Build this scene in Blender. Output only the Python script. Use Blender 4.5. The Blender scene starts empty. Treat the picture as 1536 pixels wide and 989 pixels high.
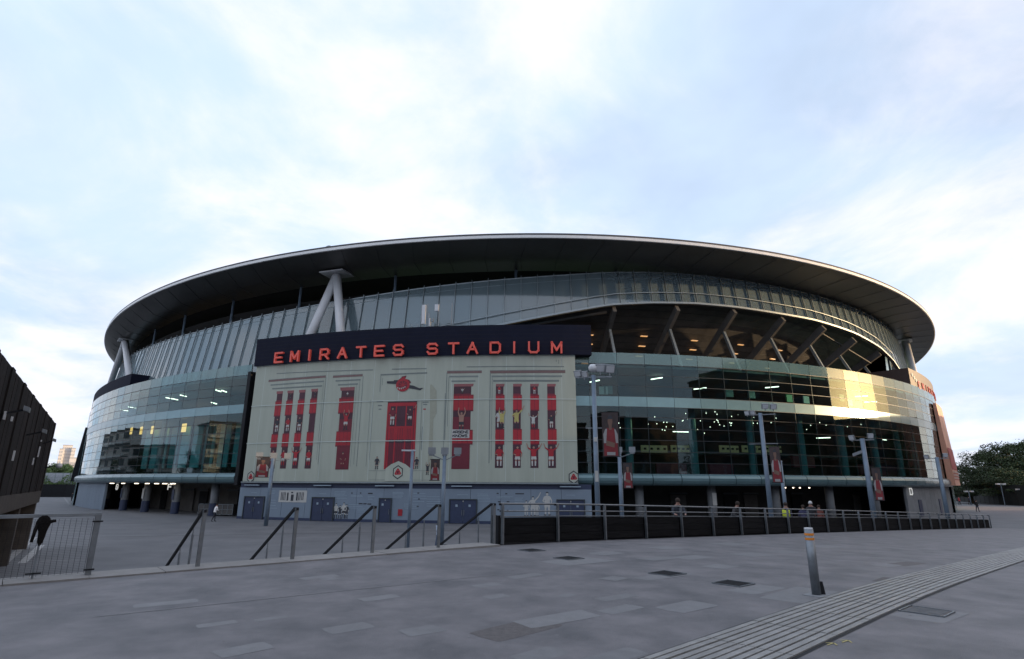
import bpy, math, random
import numpy as np
from mathutils import Vector, Matrix
random.seed(7)
R = math.radians
SC = bpy.context.scene
COL = SC.collection
EYE = 3.8                                   # eye height above the stadium concourse (z = 0)

# ------------------------------------------------------------------ camera
cam_d = bpy.data.cameras.new('camera')
cam = bpy.data.objects.new('camera', cam_d); COL.objects.link(cam)
cam_d.sensor_width = 36; cam_d.lens = 20.0; cam_d.clip_start = 0.1; cam_d.clip_end = 8000
PITCH = R(15.25); ROLL = R(0.28)
cam.matrix_world = Matrix.Translation((0, 0, EYE)) @ Matrix.Rotation(R(90) + PITCH, 4, 'X') @ Matrix.Rotation(ROLL, 4, 'Z')
SC.camera = cam
SC.render.resolution_x = 1024; SC.render.resolution_y = 659

# ------------------------------------------------------------------ light
SUN_AZ, SUN_EL = R(91.0), R(5.6)            # azimuth measured from +Y towards +X
world = bpy.data.worlds.new('World'); SC.world = world; world.use_nodes = True
wn = world.node_tree; wn.nodes.clear()
def wnode(t, **k):
    n = wn.nodes.new(t)
    for a, b in k.items(): setattr(n, a, b)
    return n
sky = wnode('ShaderNodeTexSky', sky_type='NISHITA', sun_disc=False)
sky.sun_elevation = SUN_EL; sky.sun_rotation = SUN_AZ
sky.air_density = 1.1; sky.dust_density = 1.2; sky.ozone_density = 2.2
tc = wnode('ShaderNodeTexCoord'); sep = wnode('ShaderNodeSeparateXYZ')
wn.links.new(tc.outputs['Generated'], sep.inputs[0])
def wmath(op, a, b=None, clamp=False):
    n = wnode('ShaderNodeMath', operation=op, use_clamp=clamp)
    for i, v in enumerate((a, b)):
        if v is None: continue
        if isinstance(v, (int, float)): n.inputs[i].default_value = v
        else: wn.links.new(v, n.inputs[i])
    return n.outputs[0]
den = wmath('ADD', wmath('MAXIMUM', sep.outputs['Z'], 0.0), 0.22)
cmb = wnode('ShaderNodeCombineXYZ')
wn.links.new(wmath('DIVIDE', sep.outputs['X'], den), cmb.inputs[0])
wn.links.new(wmath('DIVIDE', sep.outputs['Y'], den), cmb.inputs[1])
CLOUD_W = 3.1
def wnoise(scale, detail, rough, w, dist=0.0):
    n = wnode('ShaderNodeTexNoise', noise_dimensions='4D')
    n.inputs['Scale'].default_value = scale; n.inputs['Detail'].default_value = detail
    n.inputs['Roughness'].default_value = rough; n.inputs['W'].default_value = w
    n.inputs['Distortion'].default_value = dist
    wn.links.new(cmb.outputs[0], n.inputs['Vector']); return n.outputs['Fac']
def wramp(fac, stops):
    n = wnode('ShaderNodeValToRGB'); e = n.color_ramp.elements
    while len(e) > 1: e.remove(e[0])
    e[0].position = stops[0][0]; e[0].color = stops[0][1]
    for p, c in stops[1:]:
        q = e.new(p); q.color = c
    n.color_ramp.interpolation = 'EASE'
    wn.links.new(fac, n.inputs[0]); return n.outputs[0]
def wmix(f, a, b, bt='MIX'):
    n = wnode('ShaderNodeMix', data_type='RGBA', blend_type=bt)
    if isinstance(f, float): n.inputs[0].default_value = f
    else: wn.links.new(f, n.inputs[0])
    for i, v in ((6, a), (7, b)):
        if isinstance(v, tuple): n.inputs[i].default_value = v
        else: wn.links.new(v, n.inputs[i])
    return n.outputs[2]
veil = wramp(wnoise(0.9, 5, 0.55, CLOUD_W, 0.3), [(0.30, (0.68,)*3 + (1,)), (0.62, (0.96,)*3 + (1,))])
puff = wramp(wnoise(1.7, 8, 0.58, CLOUD_W + 5, 0.4), [(0.38, (0, 0, 0, 1)), (0.70, (1, 1, 1, 1))])
grey = wramp(wnoise(1.3, 4, 0.5, CLOUD_W + 9), [(0.40, (0, 0, 0, 1)), (0.70, (1, 1, 1, 1))])
K = 1.45
veil_col = (4.25 * K, 5.3 * K, 6.9 * K, 1)
puff_col = (6.9 * K, 6.6 * K, 6.95 * K, 1)
grey_col = (4.9 * K, 5.0 * K, 6.0 * K, 1)
c1 = wmix(veil, sky.outputs[0], veil_col)
c2 = wmix(wmath('MULTIPLY', puff, 0.9), c1, puff_col)
c3 = wmix(wmath('MULTIPLY', grey, 0.10), c2, grey_col)
# clouds round the low sun take its warm colour
vd = wnode('ShaderNodeVectorMath', operation='DOT_PRODUCT'); wn.links.new(tc.outputs['Generated'], vd.inputs[0])
vd.inputs[1].default_value = (math.sin(SUN_AZ) * math.cos(SUN_EL), math.cos(SUN_AZ) * math.cos(SUN_EL), math.sin(SUN_EL))
glow = wmath('POWER', wmath('MAXIMUM', vd.outputs['Value'], 0.0), 9.0)
c3 = wmix(wmath('MULTIPLY', glow, 0.85), c3, (15.0, 9.6, 4.6, 1))
core = wmath('POWER', wmath('MAXIMUM', vd.outputs['Value'], 0.0), 140.0)
c3 = wmix(core, c3, (150.0, 92.0, 38.0, 1))
bg = wnode('ShaderNodeBackground'); bg.inputs['Strength'].default_value = 0.12
wo = wnode('ShaderNodeOutputWorld')
wn.links.new(c3, bg.inputs[0]); wn.links.new(bg.outputs[0], wo.inputs[0])
sd = bpy.data.lights.new('sun', 'SUN'); so = bpy.data.objects.new('sun', sd); COL.objects.link(so)
sd.energy = 5.0; sd.angle = R(0.5); sd.color = (1.0, 0.70, 0.40)
sdir = Vector((math.sin(SUN_AZ) * math.cos(SUN_EL), math.cos(SUN_AZ) * math.cos(SUN_EL), math.sin(SUN_EL)))
so.rotation_euler = sdir.to_track_quat('Z', 'Y').to_euler()
SC.view_settings.view_transform = 'Standard'; SC.view_settings.look = 'None'
SC.view_settings.exposure = 0.0; SC.view_settings.gamma = 1.0
SC.cycles.max_bounces = 8; SC.cycles.transparent_max_bounces = 12
SC.cycles.caustics_reflective = False; SC.cycles.caustics_refractive = False
SC.cycles.sample_clamp_indirect = 4.0

# ------------------------------------------------------------------ survey: pixels of the photograph to points of the place
FP = 853.3
def ray(x, y):
    X, Y = x - 768, y - 494.5
    a = X * math.cos(ROLL) + Y * math.sin(ROLL); b = -X * math.sin(ROLL) + Y * math.cos(ROLL)
    return (a, FP * math.cos(PITCH) + b * math.sin(PITCH), -b * math.cos(PITCH) + FP * math.sin(PITCH))
def at_z(x, y, z=0.0):
    r = ray(x, y); s = (z - EYE) / r[2]; return Vector((r[0] * s, r[1] * s, z))
def at_d(x, y, d):                            # point on the ray at horizontal distance d
    r = ray(x, y); s = d / math.hypot(r[0], r[1]); return Vector((r[0] * s, r[1] * s, EYE + r[2] * s))
# plan of the stadium: a rotated ellipse, walked by arc length s
CX, CY, EA, EB, ROT = -7.1, 193.9, 103.35, 134.67, 0.2053
TH = np.linspace(0, 2 * np.pi, 6001)
def ell(a, b):
    X = a * np.cos(TH); Y = b * np.sin(TH)
    return CX + X * math.cos(ROT) - Y * math.sin(ROT), CY + X * math.sin(ROT) + Y * math.cos(ROT)
PX, PY = ell(EA, EB)
SS = np.r_[0, np.cumsum(np.hypot(np.diff(PX), np.diff(PY)))]
STOT = float(SS[-1])
TX = np.gradient(PX, SS); TY = np.gradient(PY, SS); TL = np.hypot(TX, TY); TX /= TL; TY /= TL
RX, RY = ell(102.6, 137.7)                    # roof rim
def ip(arr, s): return float(np.interp(s % STOT, SS, arr))
def nrm(s):
    v = Vector((ip(TY, s), -ip(TX, s), 0)); return v.normalized()
def tan(s): return Vector((ip(TX, s), ip(TY, s), 0)).normalized()
def D(s, inset, z):                           # point on the drum at arc s, inset metres inside its glass line
    n = nrm(s); return Vector((ip(PX, s) - n.x * inset, ip(PY, s) - n.y * inset, z))
_hc = {}
def M(x, y, inset=0.0):                       # pixel -> (s, z) on the near face of the drum
    if inset not in _hc:
        qx = PX - TY * inset; qy = PY + TX * inset; _hc[inset] = (qx, qy, np.arctan2(qx, qy))
    qx, qy, az = _hc[inset]; r = ray(x, y); a = math.atan2(r[0], r[1]); d = az - a
    ii = np.where(d[:-1] * d[1:] <= 0)[0]; best = None
    for k in ii:
        if abs(d[k] - d[k + 1]) > 1: continue
        t = d[k] / (d[k] - d[k + 1] + 1e-12); X = qx[k] + (qx[k+1] - qx[k]) * t; Y = qy[k] + (qy[k+1] - qy[k]) * t
        h = math.hypot(X, Y)
        if best is None or h < best[0]: best = (h, SS[k] + (SS[k+1] - SS[k]) * t)
    if best is None:
        k = int(np.argmin(abs(d) + (np.hypot(qx, qy) > 200))); best = (math.hypot(qx[k], qy[k]), SS[k])
    return float(best[1]), EYE + best[0] * r[2] / math.hypot(r[0], r[1])
# upper forecourt: a sheet that falls gently along U from the top of the steps
W0 = Vector((-0.42, 17.75, 0)); U = Vector((0.7608, 0.649, 0)); N = Vector((-0.649, 0.7608, 0))
def tline(x, y): return (Vector((x, y, 0)) - W0).dot(U)
def hup(x, y):
    t = tline(x, y); t = 0.0 if t < -4 else ((t + 4) ** 2 / 16 if t < 4 else t); return EYE - (1.66 + 0.031 * t + 0.00006 * t * t)
def at_up(x, y, it=12):
    z = 2.1
    for _ in range(it): p = at_z(x, y, z); z = hup(p.x, p.y)
    return Vector((p.x, p.y, z))
def WL(t, perp=0.0, z=0.0): p = W0 + U * t + N * perp; return Vector((p.x, p.y, z))
def t_at(x, perp=0.0):                        # image column -> t on the line of kerb and ramp wall
    r = ray(x, 800); w = W0 + N * perp
    det = r[0] * (-U.y) + r[1] * U.x
    return (r[0] * w.y - r[1] * w.x) / det if det else 0

# ------------------------------------------------------------------ materials
MATS = {}
def mat(name, col, rough=0.6, metal=0.0, var=0.12, scale=3.0, bump=0.0, bscale=40.0, spec=0.5, stretch=None, col2=None, emis=None, estr=0.0, coat=0.0):
    if name in MATS: return MATS[name]
    m = bpy.data.materials.new(name); m.use_nodes = True; nt = m.node_tree
    b = nt.nodes['Principled BSDF']
    b.inputs['Roughness'].default_value = rough; b.inputs['Metallic'].default_value = metal
    b.inputs['Specular IOR Level'].default_value = spec; b.inputs['Coat Weight'].default_value = coat
    t = nt.nodes.new('ShaderNodeTexCoord'); mp = nt.nodes.new('ShaderNodeMapping')
    nt.links.new(t.outputs['Object'], mp.inputs[0])
    if stretch: mp.inputs['Scale'].default_value = stretch
    nz = nt.nodes.new('ShaderNodeTexNoise'); nz.inputs['Scale'].default_value = scale; nz.inputs['Detail'].default_value = 6
    nz.inputs['Roughness'].default_value = 0.62
    nt.links.new(mp.outputs[0], nz.inputs['Vector'])
    rp = nt.nodes.new('ShaderNodeValToRGB'); e = rp.color_ramp.elements
    lo = tuple(max(0, c * (1 - var)) for c in col); hi = tuple(min(1, c * (1 + var)) for c in (col2 or col))
    e[0].position = 0.3; e[0].color = lo + (1,); e[1].position = 0.7; e[1].color = hi + (1,)
    nt.links.new(nz.outputs['Fac'], rp.inputs[0])
    oi = nt.nodes.new('ShaderNodeObjectInfo'); ma = nt.nodes.new('ShaderNodeMapRange')
    ma.inputs['To Min'].default_value = 1 - var * 0.6; ma.inputs['To Max'].default_value = 1 + var * 0.6
    nt.links.new(oi.outputs['Random'], ma.inputs[0])
    mx = nt.nodes.new('ShaderNodeMix'); mx.data_type = 'RGBA'; mx.blend_type = 'MULTIPLY'; mx.inputs[0].default_value = 1
    nt.links.new(rp.outputs[0], mx.inputs[6]); nt.links.new(ma.outputs[0], mx.inputs[7])
    nt.links.new(mx.outputs[2], b.inputs['Base Color'])
    if bump:
        n2 = nt.nodes.new('ShaderNodeTexNoise'); n2.inputs['Scale'].default_value = bscale; n2.inputs['Detail'].default_value = 4
        nt.links.new(mp.outputs[0], n2.inputs['Vector'])
        bp = nt.nodes.new('ShaderNodeBump'); bp.inputs['Strength'].default_value = bump; bp.inputs['Distance'].default_value = 0.02
        nt.links.new(n2.outputs['Fac'], bp.inputs['Height']); nt.links.new(bp.outputs[0], b.inputs['Normal'])
    if emis:
        b.inputs['Emission Color'].default_value = emis + (1,); b.inputs['Emission Strength'].default_value = estr
    MATS[name] = m; return m
def glass(name, tint, f_ior, rough=0.015, diff=0.0, dcol=(0.3, 0.4, 0.4), gcol=(0.95, 0.97, 0.97), wav=0.0):
    m = bpy.data.materials.new(name); m.use_nodes = True; nt = m.node_tree; nt.nodes.clear()
    tr = nt.nodes.new('ShaderNodeBsdfTransparent'); tr.inputs[0].default_value = tint + (1,)
    gl = nt.nodes.new('ShaderNodeBsdfGlossy'); gl.inputs['Color'].default_value = gcol + (1,); gl.inputs['Roughness'].default_value = rough
    fr = nt.nodes.new('ShaderNodeFresnel'); fr.inputs[0].default_value = f_ior
    geo = nt.nodes.new('ShaderNodeNewGeometry')
    if wav:
        t = nt.nodes.new('ShaderNodeTexCoord'); nz = nt.nodes.new('ShaderNodeTexNoise'); nz.inputs['Scale'].default_value = 0.55
        nz.inputs['Detail'].default_value = 1
        nt.links.new(t.outputs['Object'], nz.inputs['Vector'])
        bp = nt.nodes.new('ShaderNodeBump'); bp.inputs['Strength'].default_value = wav; bp.inputs['Distance'].default_value = 0.05
        nt.links.new(nz.outputs['Fac'], bp.inputs['Height']); nt.links.new(bp.outputs[0], gl.inputs['Normal'])
    base = tr.outputs[0]
    if diff:
        df = nt.nodes.new('ShaderNodeBsdfDiffuse'); df.inputs[0].default_value = dcol + (1,)
        mx0 = nt.nodes.new('ShaderNodeMixShader'); mx0.inputs[0].default_value = diff
        nt.links.new(tr.outputs[0], mx0.inputs[1]); nt.links.new(df.outputs[0], mx0.inputs[2]); base = mx0.outputs[0]
    mx = nt.nodes.new('ShaderNodeMixShader'); out = nt.nodes.new('ShaderNodeOutputMaterial')
    # the fresnel node inverts the ior on back faces; use the same reflectance from both sides
    sw = nt.nodes.new('ShaderNodeMix'); sw.data_type = 'FLOAT'
    nt.links.new(geo.outputs['Backfacing'], sw.inputs[0]); sw.inputs[2].default_value = f_ior; sw.inputs[3].default_value = 1.0 / f_ior
    nt.links.new(sw.outputs[0], fr.inputs[0])
    nt.links.new(fr.outputs[0], mx.inputs[0]); nt.links.new(base, mx.inputs[1]); nt.links.new(gl.outputs[0], mx.inputs[2])
    nt.links.new(mx.outputs[0], out.inputs[0]); MATS[name] = m; return m
m_gate = mat('gate_letter_white', (0.6, 0.6, 0.6), 0.5, emis=(1.0, 1.0, 0.95), estr=0.35, var=0)
def emit(name, col, s): return mat(name, (0.8, 0.8, 0.8), emis=col, estr=s, var=0.0)

m_asph = mat('paving_lower', (0.120, 0.125, 0.136), 0.72, var=0.16, scale=0.35, bump=0.25, bscale=60, col2=(0.132, 0.134, 0.143))
m_fore = mat('paving_upper', (0.104, 0.106, 0.116), 0.6, var=0.30, scale=1.3, bump=0.6, bscale=90, col2=(0.122, 0.116, 0.122))
m_patch = mat('paving_patch', (0.158, 0.159, 0.166), 0.6, var=0.12, scale=5, bump=0.4, bscale=80)
m_dpatch = mat('paving_dark_patch', (0.09, 0.082, 0.082), 0.7, var=0.25, scale=14, bump=0.6, bscale=50)
m_kerb = mat('kerb_stone', (0.205, 0.198, 0.192), 0.7, var=0.14, scale=4, bump=0.3)
m_stone = mat('granite', (0.23, 0.228, 0.222), 0.5, var=0.22, scale=6, bump=0.3, bscale=70)
m_line = mat('white_line', (0.34, 0.34, 0.34), 0.6, var=0.3, scale=8)
m_conc = mat('concrete', (0.20, 0.21, 0.22), 0.7, var=0.16, scale=0.8, bump=0.2)
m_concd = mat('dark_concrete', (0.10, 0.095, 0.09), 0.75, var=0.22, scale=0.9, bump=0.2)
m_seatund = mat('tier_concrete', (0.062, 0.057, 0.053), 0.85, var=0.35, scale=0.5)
m_teal = mat('teal_spandrel', (0.17, 0.29, 0.32), 0.22, metal=0.25, var=0.1, scale=0.7, spec=0.7)
m_tealb = mat('teal_bullnose', (0.11, 0.19, 0.21), 0.25, metal=0.35, var=0.12, scale=0.6, spec=0.8)
m_mull = mat('mullion_dark', (0.045, 0.055, 0.065), 0.45, metal=0.3, var=0.1)
m_mulll = mat('mullion_steel', (0.26, 0.30, 0.32), 0.4, metal=0.6, var=0.1)
m_soffit = mat('soffit_metal', (0.115, 0.11, 0.105), 0.42, metal=0.55, var=0.22, scale=0.12, stretch=(1, 1, 3))
m_rim = mat('rim_white', (0.75, 0.75, 0.74), 0.4, var=0.05)
m_rimd = mat('rim_dark', (0.09, 0.09, 0.095), 0.7, var=0.05, spec=0.2)
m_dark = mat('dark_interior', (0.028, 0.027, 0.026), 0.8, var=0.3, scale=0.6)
m_black = mat('black_metal', (0.014, 0.015, 0.018), 0.65, spec=0.25, var=0.2)
m_white = mat('white_paint', (0.60, 0.61, 0.63), 0.4, var=0.05, scale=1)
m_steel = mat('galvanised_steel', (0.20, 0.22, 0.24), 0.45, metal=0.7, var=0.2, scale=5)
m_pole = mat('blue_grey_pole', (0.15, 0.20, 0.26), 0.45, metal=0.2, var=0.15, scale=3)
m_mural = mat('mural_vinyl', (0.385, 0.418, 0.35), 0.62, var=0.08, scale=0.9, stretch=(1, 1, .12), bump=0.25, bscale=1.2, col2=(0.40, 0.43, 0.365))
m_muralw = mat('mural_seam', (0.50, 0.56, 0.53), 0.6, var=0.05)
m_mline = mat('print_brown', (0.18, 0.11, 0.105), 0.6, var=0.12)
m_mgrey = mat('print_grey', (0.18, 0.21, 0.20), 0.6, var=0.12)
m_mtan = mat('print_tan', (0.31, 0.32, 0.255), 0.6, var=0.06)
m_red = mat('print_red', (0.36, 0.014, 0.026), 0.55, var=0.14, scale=0.6)
m_dred = mat('print_dark_red', (0.15, 0.012, 0.027), 0.55, var=0.18, scale=0.8)
m_maroon = mat('print_maroon', (0.062, 0.016, 0.03), 0.55, var=0.2, scale=1)
m_pink = mat('print_pink', (0.26, 0.085, 0.09), 0.55, var=0.1)
m_skin = mat('print_skin', (0.34, 0.19, 0.145), 0.6, var=0.1)
m_pw = mat('print_white', (0.46, 0.46, 0.44), 0.6, var=0.06)
m_pk = mat('print_black', (0.03, 0.032, 0.042), 0.6, var=0.1)
m_yel = mat('print_yellow', (0.42, 0.36, 0.12), 0.6, var=0.1)
m_sign = mat('sign_navy', (0.010, 0.012, 0.026), 0.8, spec=0.15, var=0.12, scale=1)
m_let = mat('letter_red', (0.62, 0.085, 0.06), 0.4, var=0.06, emis=(0.9, 0.10, 0.06), estr=0.09)
m_wallb = mat('lower_wall_blue', (0.185, 0.235, 0.295), 0.55, var=0.06, scale=0.5)
m_door = mat('door_navy', (0.028, 0.04, 0.085), 0.45, var=0.12)
m_wprint = mat('print_pale_blue', (0.27, 0.345, 0.42), 0.55, var=0.05)
m_timb = mat('dark_timber', (0.019, 0.016, 0.016), 0.85, spec=0.2, var=0.35, scale=1.5, stretch=(1, 1, 0.12), bump=0.3)
m_timb2 = mat('weathered_timber', (0.06, 0.052, 0.046), 0.75, var=0.3, scale=2, bump=0.3)
m_blackwall = mat('black_timber_panel', (0.009, 0.009, 0.010), 0.9, spec=0.15, var=0.45, scale=2, stretch=(1, 1, 9), bump=0.2, bscale=12)
m_orange = mat('orange_reflector', (0.75, 0.25, 0.03), 0.4, var=0.05)
m_grass = mat('pitch_grass', (0.05, 0.10, 0.03), 0.9, var=0.3)
m_strip = emit('strip_light', (1.0, 0.86, 0.66), 5.0)
m_spot = emit('spot_light', (1.0, 0.82, 0.62), 5.0)
m_amber = emit('amber_light', (1.0, 0.46, 0.12), 2.2)
m_step_l = emit('step_light', (1.0, 0.48, 0.14), 0.75)
m_bar = mat('yellow_bar_front', (0.36, 0.30, 0.16), 0.5, emis=(0.75, 0.55, 0.28), estr=0.08, var=0.15)
m_tealw = mat('teal_inner_wall', (0.13, 0.31, 0.31), 0.5, var=0.2, scale=0.4)
m_floor = mat('inner_floor', (0.12, 0.12, 0.12), 0.5, var=0.15)
m_icol = mat('inner_column_grey', (0.085, 0.15, 0.155), 0.5, var=0.1)
g_drum = glass('drum_glass', (0.64, 0.82, 0.83), 1.44, 0.012, wav=0.02)
g_upper = glass('upper_glass', (0.42, 0.58, 0.66), 1.8, 0.08, diff=0.36, dcol=(0.34, 0.43, 0.46), wav=0.03)
g_bal = glass('balustrade_glass', (0.55, 0.72, 0.70), 1.6, 0.08, diff=0.40, dcol=(0.20, 0.33, 0.35))

# ------------------------------------------------------------------ object helpers
ORG = {}
def tag(o, label=None, cat=None, group=None, kind=None):
    if label: o['label'] = label
    if cat: o['category'] = cat
    if group: o['group'] = group
    if kind: o['kind'] = kind
    return o
def thing(name, label, cat, loc=(0, 0, 0), group=None, kind=None):
    o = bpy.data.objects.new(name, None); COL.objects.link(o); o.location = loc; o.empty_display_size = 0.5
    ORG[o.name] = Vector(loc); return tag(o, label, cat, group, kind)
def struct(name, loc=(0, 0, 0), label=None):
    o = bpy.data.objects.new(name, None); COL.objects.link(o); o.location = loc; ORG[o.name] = Vector(loc)
    return tag(o, label, None, None, 'structure')
class MB:
    def __init__(s): s.v = []; s.f = []; s.m = []; s.mats = []
    def mi(s, m):
        if m not in s.mats: s.mats.append(m)
        return s.mats.index(m)
    def add(s, vs, fs, m):
        k = len(s.v); i = s.mi(m); s.v += [tuple(v) for v in vs]
        for f in fs: s.f.append([k + a for a in f]); s.m.append(i)
    def box(s, c, sz, m, ax=None):
        c = Vector(c); X, Y, Z = ax or (Vector((1, 0, 0)), Vector((0, 1, 0)), Vector((0, 0, 1)))
        vs = [c + X * (sz[0] * a / 2) + Y * (sz[1] * b / 2) + Z * (sz[2] * d / 2) for a in (-1, 1) for b in (-1, 1) for d in (-1, 1)]
        s.add(vs, [(0, 1, 3, 2), (4, 6, 7, 5), (0, 4, 5, 1), (2, 3, 7, 6), (0, 2, 6, 4), (1, 5, 7, 3)], m)
    def beam(s, a, b, w, h, m, up=(0, 0, 1)):
        a = Vector(a); b = Vector(b); Z = (b - a); L = Z.length; Z.normalize(); up = Vector(up)
        X = Z.cross(up)
        if X.length < 1e-4: X = Z.cross(Vector((1, 0, 0)))
        X.normalize(); Y = X.cross(Z)
        s.box((a + b) / 2, (w, h, L), m, (X, Y, Z))
    def tube(s, a, b, r0, m, r1=None, n=10, cap=True):
        a = Vector(a); b = Vector(b); r1 = r0 if r1 is None else r1
        Z = (b - a).normalized(); X = Z.cross(Vector((0, 0, 1)))
        if X.length < 1e-3: X = Vector((1, 0, 0))
        X.normalize(); Y = Z.cross(X)
        vs = []
        for p, r in ((a, r0), (b, r1)):
            for k in range(n):
                t = 2 * math.pi * k / n; vs.append(p + X * (r * math.cos(t)) + Y * (r * math.sin(t)))
        fs = [(k, (k + 1) % n, n + (k + 1) % n, n + k) for k in range(n)]
        if cap: fs += [tuple(range(n))[::-1], tuple(range(n, 2 * n))]
        s.add(vs, fs, m)
    def lathe(s, base, prof, m, n=14):
        base = Vector(base); vs = []; k0 = len(prof)
        for r, z in prof:
            for k in range(n):
                t = 2 * math.pi * k / n; vs.append(base + Vector((r * math.cos(t), r * math.sin(t), z)))
        fs = []
        for j in range(k0 - 1):
            for k in range(n): fs.append((j * n + k, j * n + (k + 1) % n, (j + 1) * n + (k + 1) % n, (j + 1) * n + k))
        fs += [tuple(range(n))[::-1], tuple(range((k0 - 1) * n, k0 * n))]
        s.add(vs, fs, m)
    def prism(s, poly, O, X, Y, Z, d, m):      # polygon in X,Y extruded by d along Z
        O = Vector(O); n = len(poly)
        vs = [O + X * p[0] + Y * p[1] for p in poly] + [O + X * p[0] + Y * p[1] + Z * d for p in poly]
        s.add(vs, [tuple(range(n))[::-1], tuple(range(n, 2 * n))] + [(k, (k + 1) % n, n + (k + 1) % n, n + k) for k in range(n)], m)
    def mesh(s, name, org=(0, 0, 0), smooth=False):
        me = bpy.data.meshes.new(name); o = Vector(org)
        me.from_pydata([(v[0] - o.x, v[1] - o.y, v[2] - o.z) for v in s.v], [], s.f)
        for m in s.mats: me.materials.append(m)
        me.polygons.foreach_set('material_index', s.m)
        if smooth: me.polygons.foreach_set('use_smooth', [True] * len(s.f))
        me.update(); return me
    def build(s, name, parent=None, smooth=False):
        org = ORG.get(parent.name, Vector((0, 0, 0))) if parent else Vector((0, 0, 0))
        ob = bpy.data.objects.new(name, s.mesh(name, org, smooth)); COL.objects.link(ob)
        if parent: ob.parent = parent
        ORG[ob.name] = org; return ob
def inst(name, me, parent, loc, rz=0.0, tilt=0.0):
    o = bpy.data.objects.new(name, me); COL.objects.link(o); o.parent = parent
    org = ORG.get(parent.name, Vector((0, 0, 0))); o.location = Vector(loc) - org; o.rotation_euler = (tilt, 0, rz)
    ORG[o.name] = Vector(loc); return o
def one(name, label, cat, mb, group=None, kind=None, smooth=False, loc=None):
    me = mb.mesh(name, loc or (0, 0, 0), smooth); o = bpy.data.objects.new(name, me); COL.objects.link(o)
    if loc: o.location = loc
    ORG[o.name] = Vector(loc or (0, 0, 0)); return tag(o, label, cat, group, kind)
def copy_tree(o, loc, rz=0.0, sc=1.0, label=None, par=None):
    c = o.copy(); COL.objects.link(c)
    if par: c.parent = par
    else:
        c.location = loc; c.rotation_euler = (0, 0, rz)
        c.scale = (sc, sc, sc) if not isinstance(sc, tuple) else sc
        if label: c['label'] = label
    for ch in o.children: copy_tree(ch, None, par=c)
    return c
def ring(mb, s0, s1, prof, m, step=3.12, closed_prof=False, fn=None):
    # prof: list of (inset, z); swept along the arc
    n = max(1, int(math.ceil((s1 - s0) / step))); k = len(fn(s0) if fn else prof); vs = []; fs = []
    for i in range(n + 1):
        s = s0 + (s1 - s0) * i / n
        pr = fn(s) if fn else prof
        vs += [D(s, a, z) for a, z in pr]
    kk = k if closed_prof else k - 1
    for i in range(n):
        for j in range(kk):
            a = i * k + j; b = i * k + (j + 1) % k; fs.append((a, b, b + k, a + k))
    if closed_prof: fs += [tuple(range(k))[::-1], tuple(range(n * k, n * k + k))]
    mb.add(vs, fs, m)

def project(p):
    x, y, z = p[0], p[1], p[2] - EYE
    d = y * math.cos(PITCH) + z * math.sin(PITCH); v = z * math.cos(PITCH) - y * math.sin(PITCH)
    a = FP * x / d; b = -FP * v / d
    return 768 + a * math.cos(ROLL) - b * math.sin(ROLL), 494.5 + a * math.sin(ROLL) + b * math.cos(ROLL)
def zy(s, y, inset=0.0):                      # height on the vertical line at arc s that shows at image row y
    lo, hi = -2.0, 60.0
    for _ in range(40):
        mid = (lo + hi) / 2
        if project(D(s, inset, mid))[1] > y: lo = mid
        else: hi = mid
    return (lo + hi) / 2
# ================================================================== SETTING
mb = MB()
G = [-3000, -600, -200, -60, -20, 0, 20, 60, 200, 600, 3000]
vs = [(x, y, 0) for y in G for x in G]; n = len(G)
mb.add(vs, [(j * n + i, j * n + i + 1, (j + 1) * n + i + 1, (j + 1) * n + i) for j in range(n - 1) for i in range(n - 1)], m_asph)
one('ground', None, None, mb, kind='structure')
# upper forecourt, a sloping sheet on the camera's side of the kerb line
mb = MB(); TT = [-60, -30, -15] + [i * 2.0 for i in range(-5, 40)] + [84, 92, 100]
PP = [-0.3, -3, -8, -16, -30, -60]
vs = []
for t in TT:
    for q in PP:
        p = WL(t, q if t < 62 or q < -3 else q); z = hup(p.x, p.y)
        vs.append((p.x, p.y, max(z, -0.35)))
n = len(PP); fs = [(i * n + j, (i + 1) * n + j, (i + 1) * n + j + 1, i * n + j + 1) for i in range(len(TT) - 1) for j in range(n - 1)]
k = len(vs)
for t in TT: p = WL(t, -0.3); vs.append((p.x, p.y, -0.4))
fs += [(k + i, k + i + 1, (i + 1) * n, i * n) for i in range(len(TT) - 1)]
mb.add(vs, fs, m_fore); one('upper_forecourt', None, None, mb, kind='structure')
mb = MB(); vs = []                             # the ramp behind the black wall
TR = [1.0 + 2 * i for i in range(31)]
for t in TR:
    for q in (.05, 4.2):
        a = WL(t, q); w_ = WL(t); vs.append((a.x, a.y, hup(w_.x, w_.y) - .35)); vs.append((a.x, a.y, -.1))
k = 4; fs = []
for i in range(len(TR) - 1):
    a = i * k; fs += [(a, a + k, a + k + 2, a + 2), (a + 2, a + k + 2, a + k + 3, a + 3), (a + 1, a + k + 1, a + k, a)]
fs += [(0, 2, 3, 1)]
mb.add(vs, fs, m_asph); one('ramp', None, None, mb, kind='structure')
# kerb stones along the top of the steps
kerb = struct('kerb', WL(-10, 0, 2.14))
kz = EYE - 1.66
kmb = MB(); kmb.box((0, -.12, 0), (1.17, 0.84, 0.3), m_kerb); kme = kmb.mesh('kerb_stone')
rzU = math.atan2(U.y, U.x)
for i in range(26):
    t = -0.35 - 0.6 - i * 1.18
    inst('kerb_stone', kme, kerb, WL(t, -0.06, kz - 0.15 + 0.03 + random.uniform(-.004, .004)), rzU + random.uniform(-.004, .004))
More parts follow.
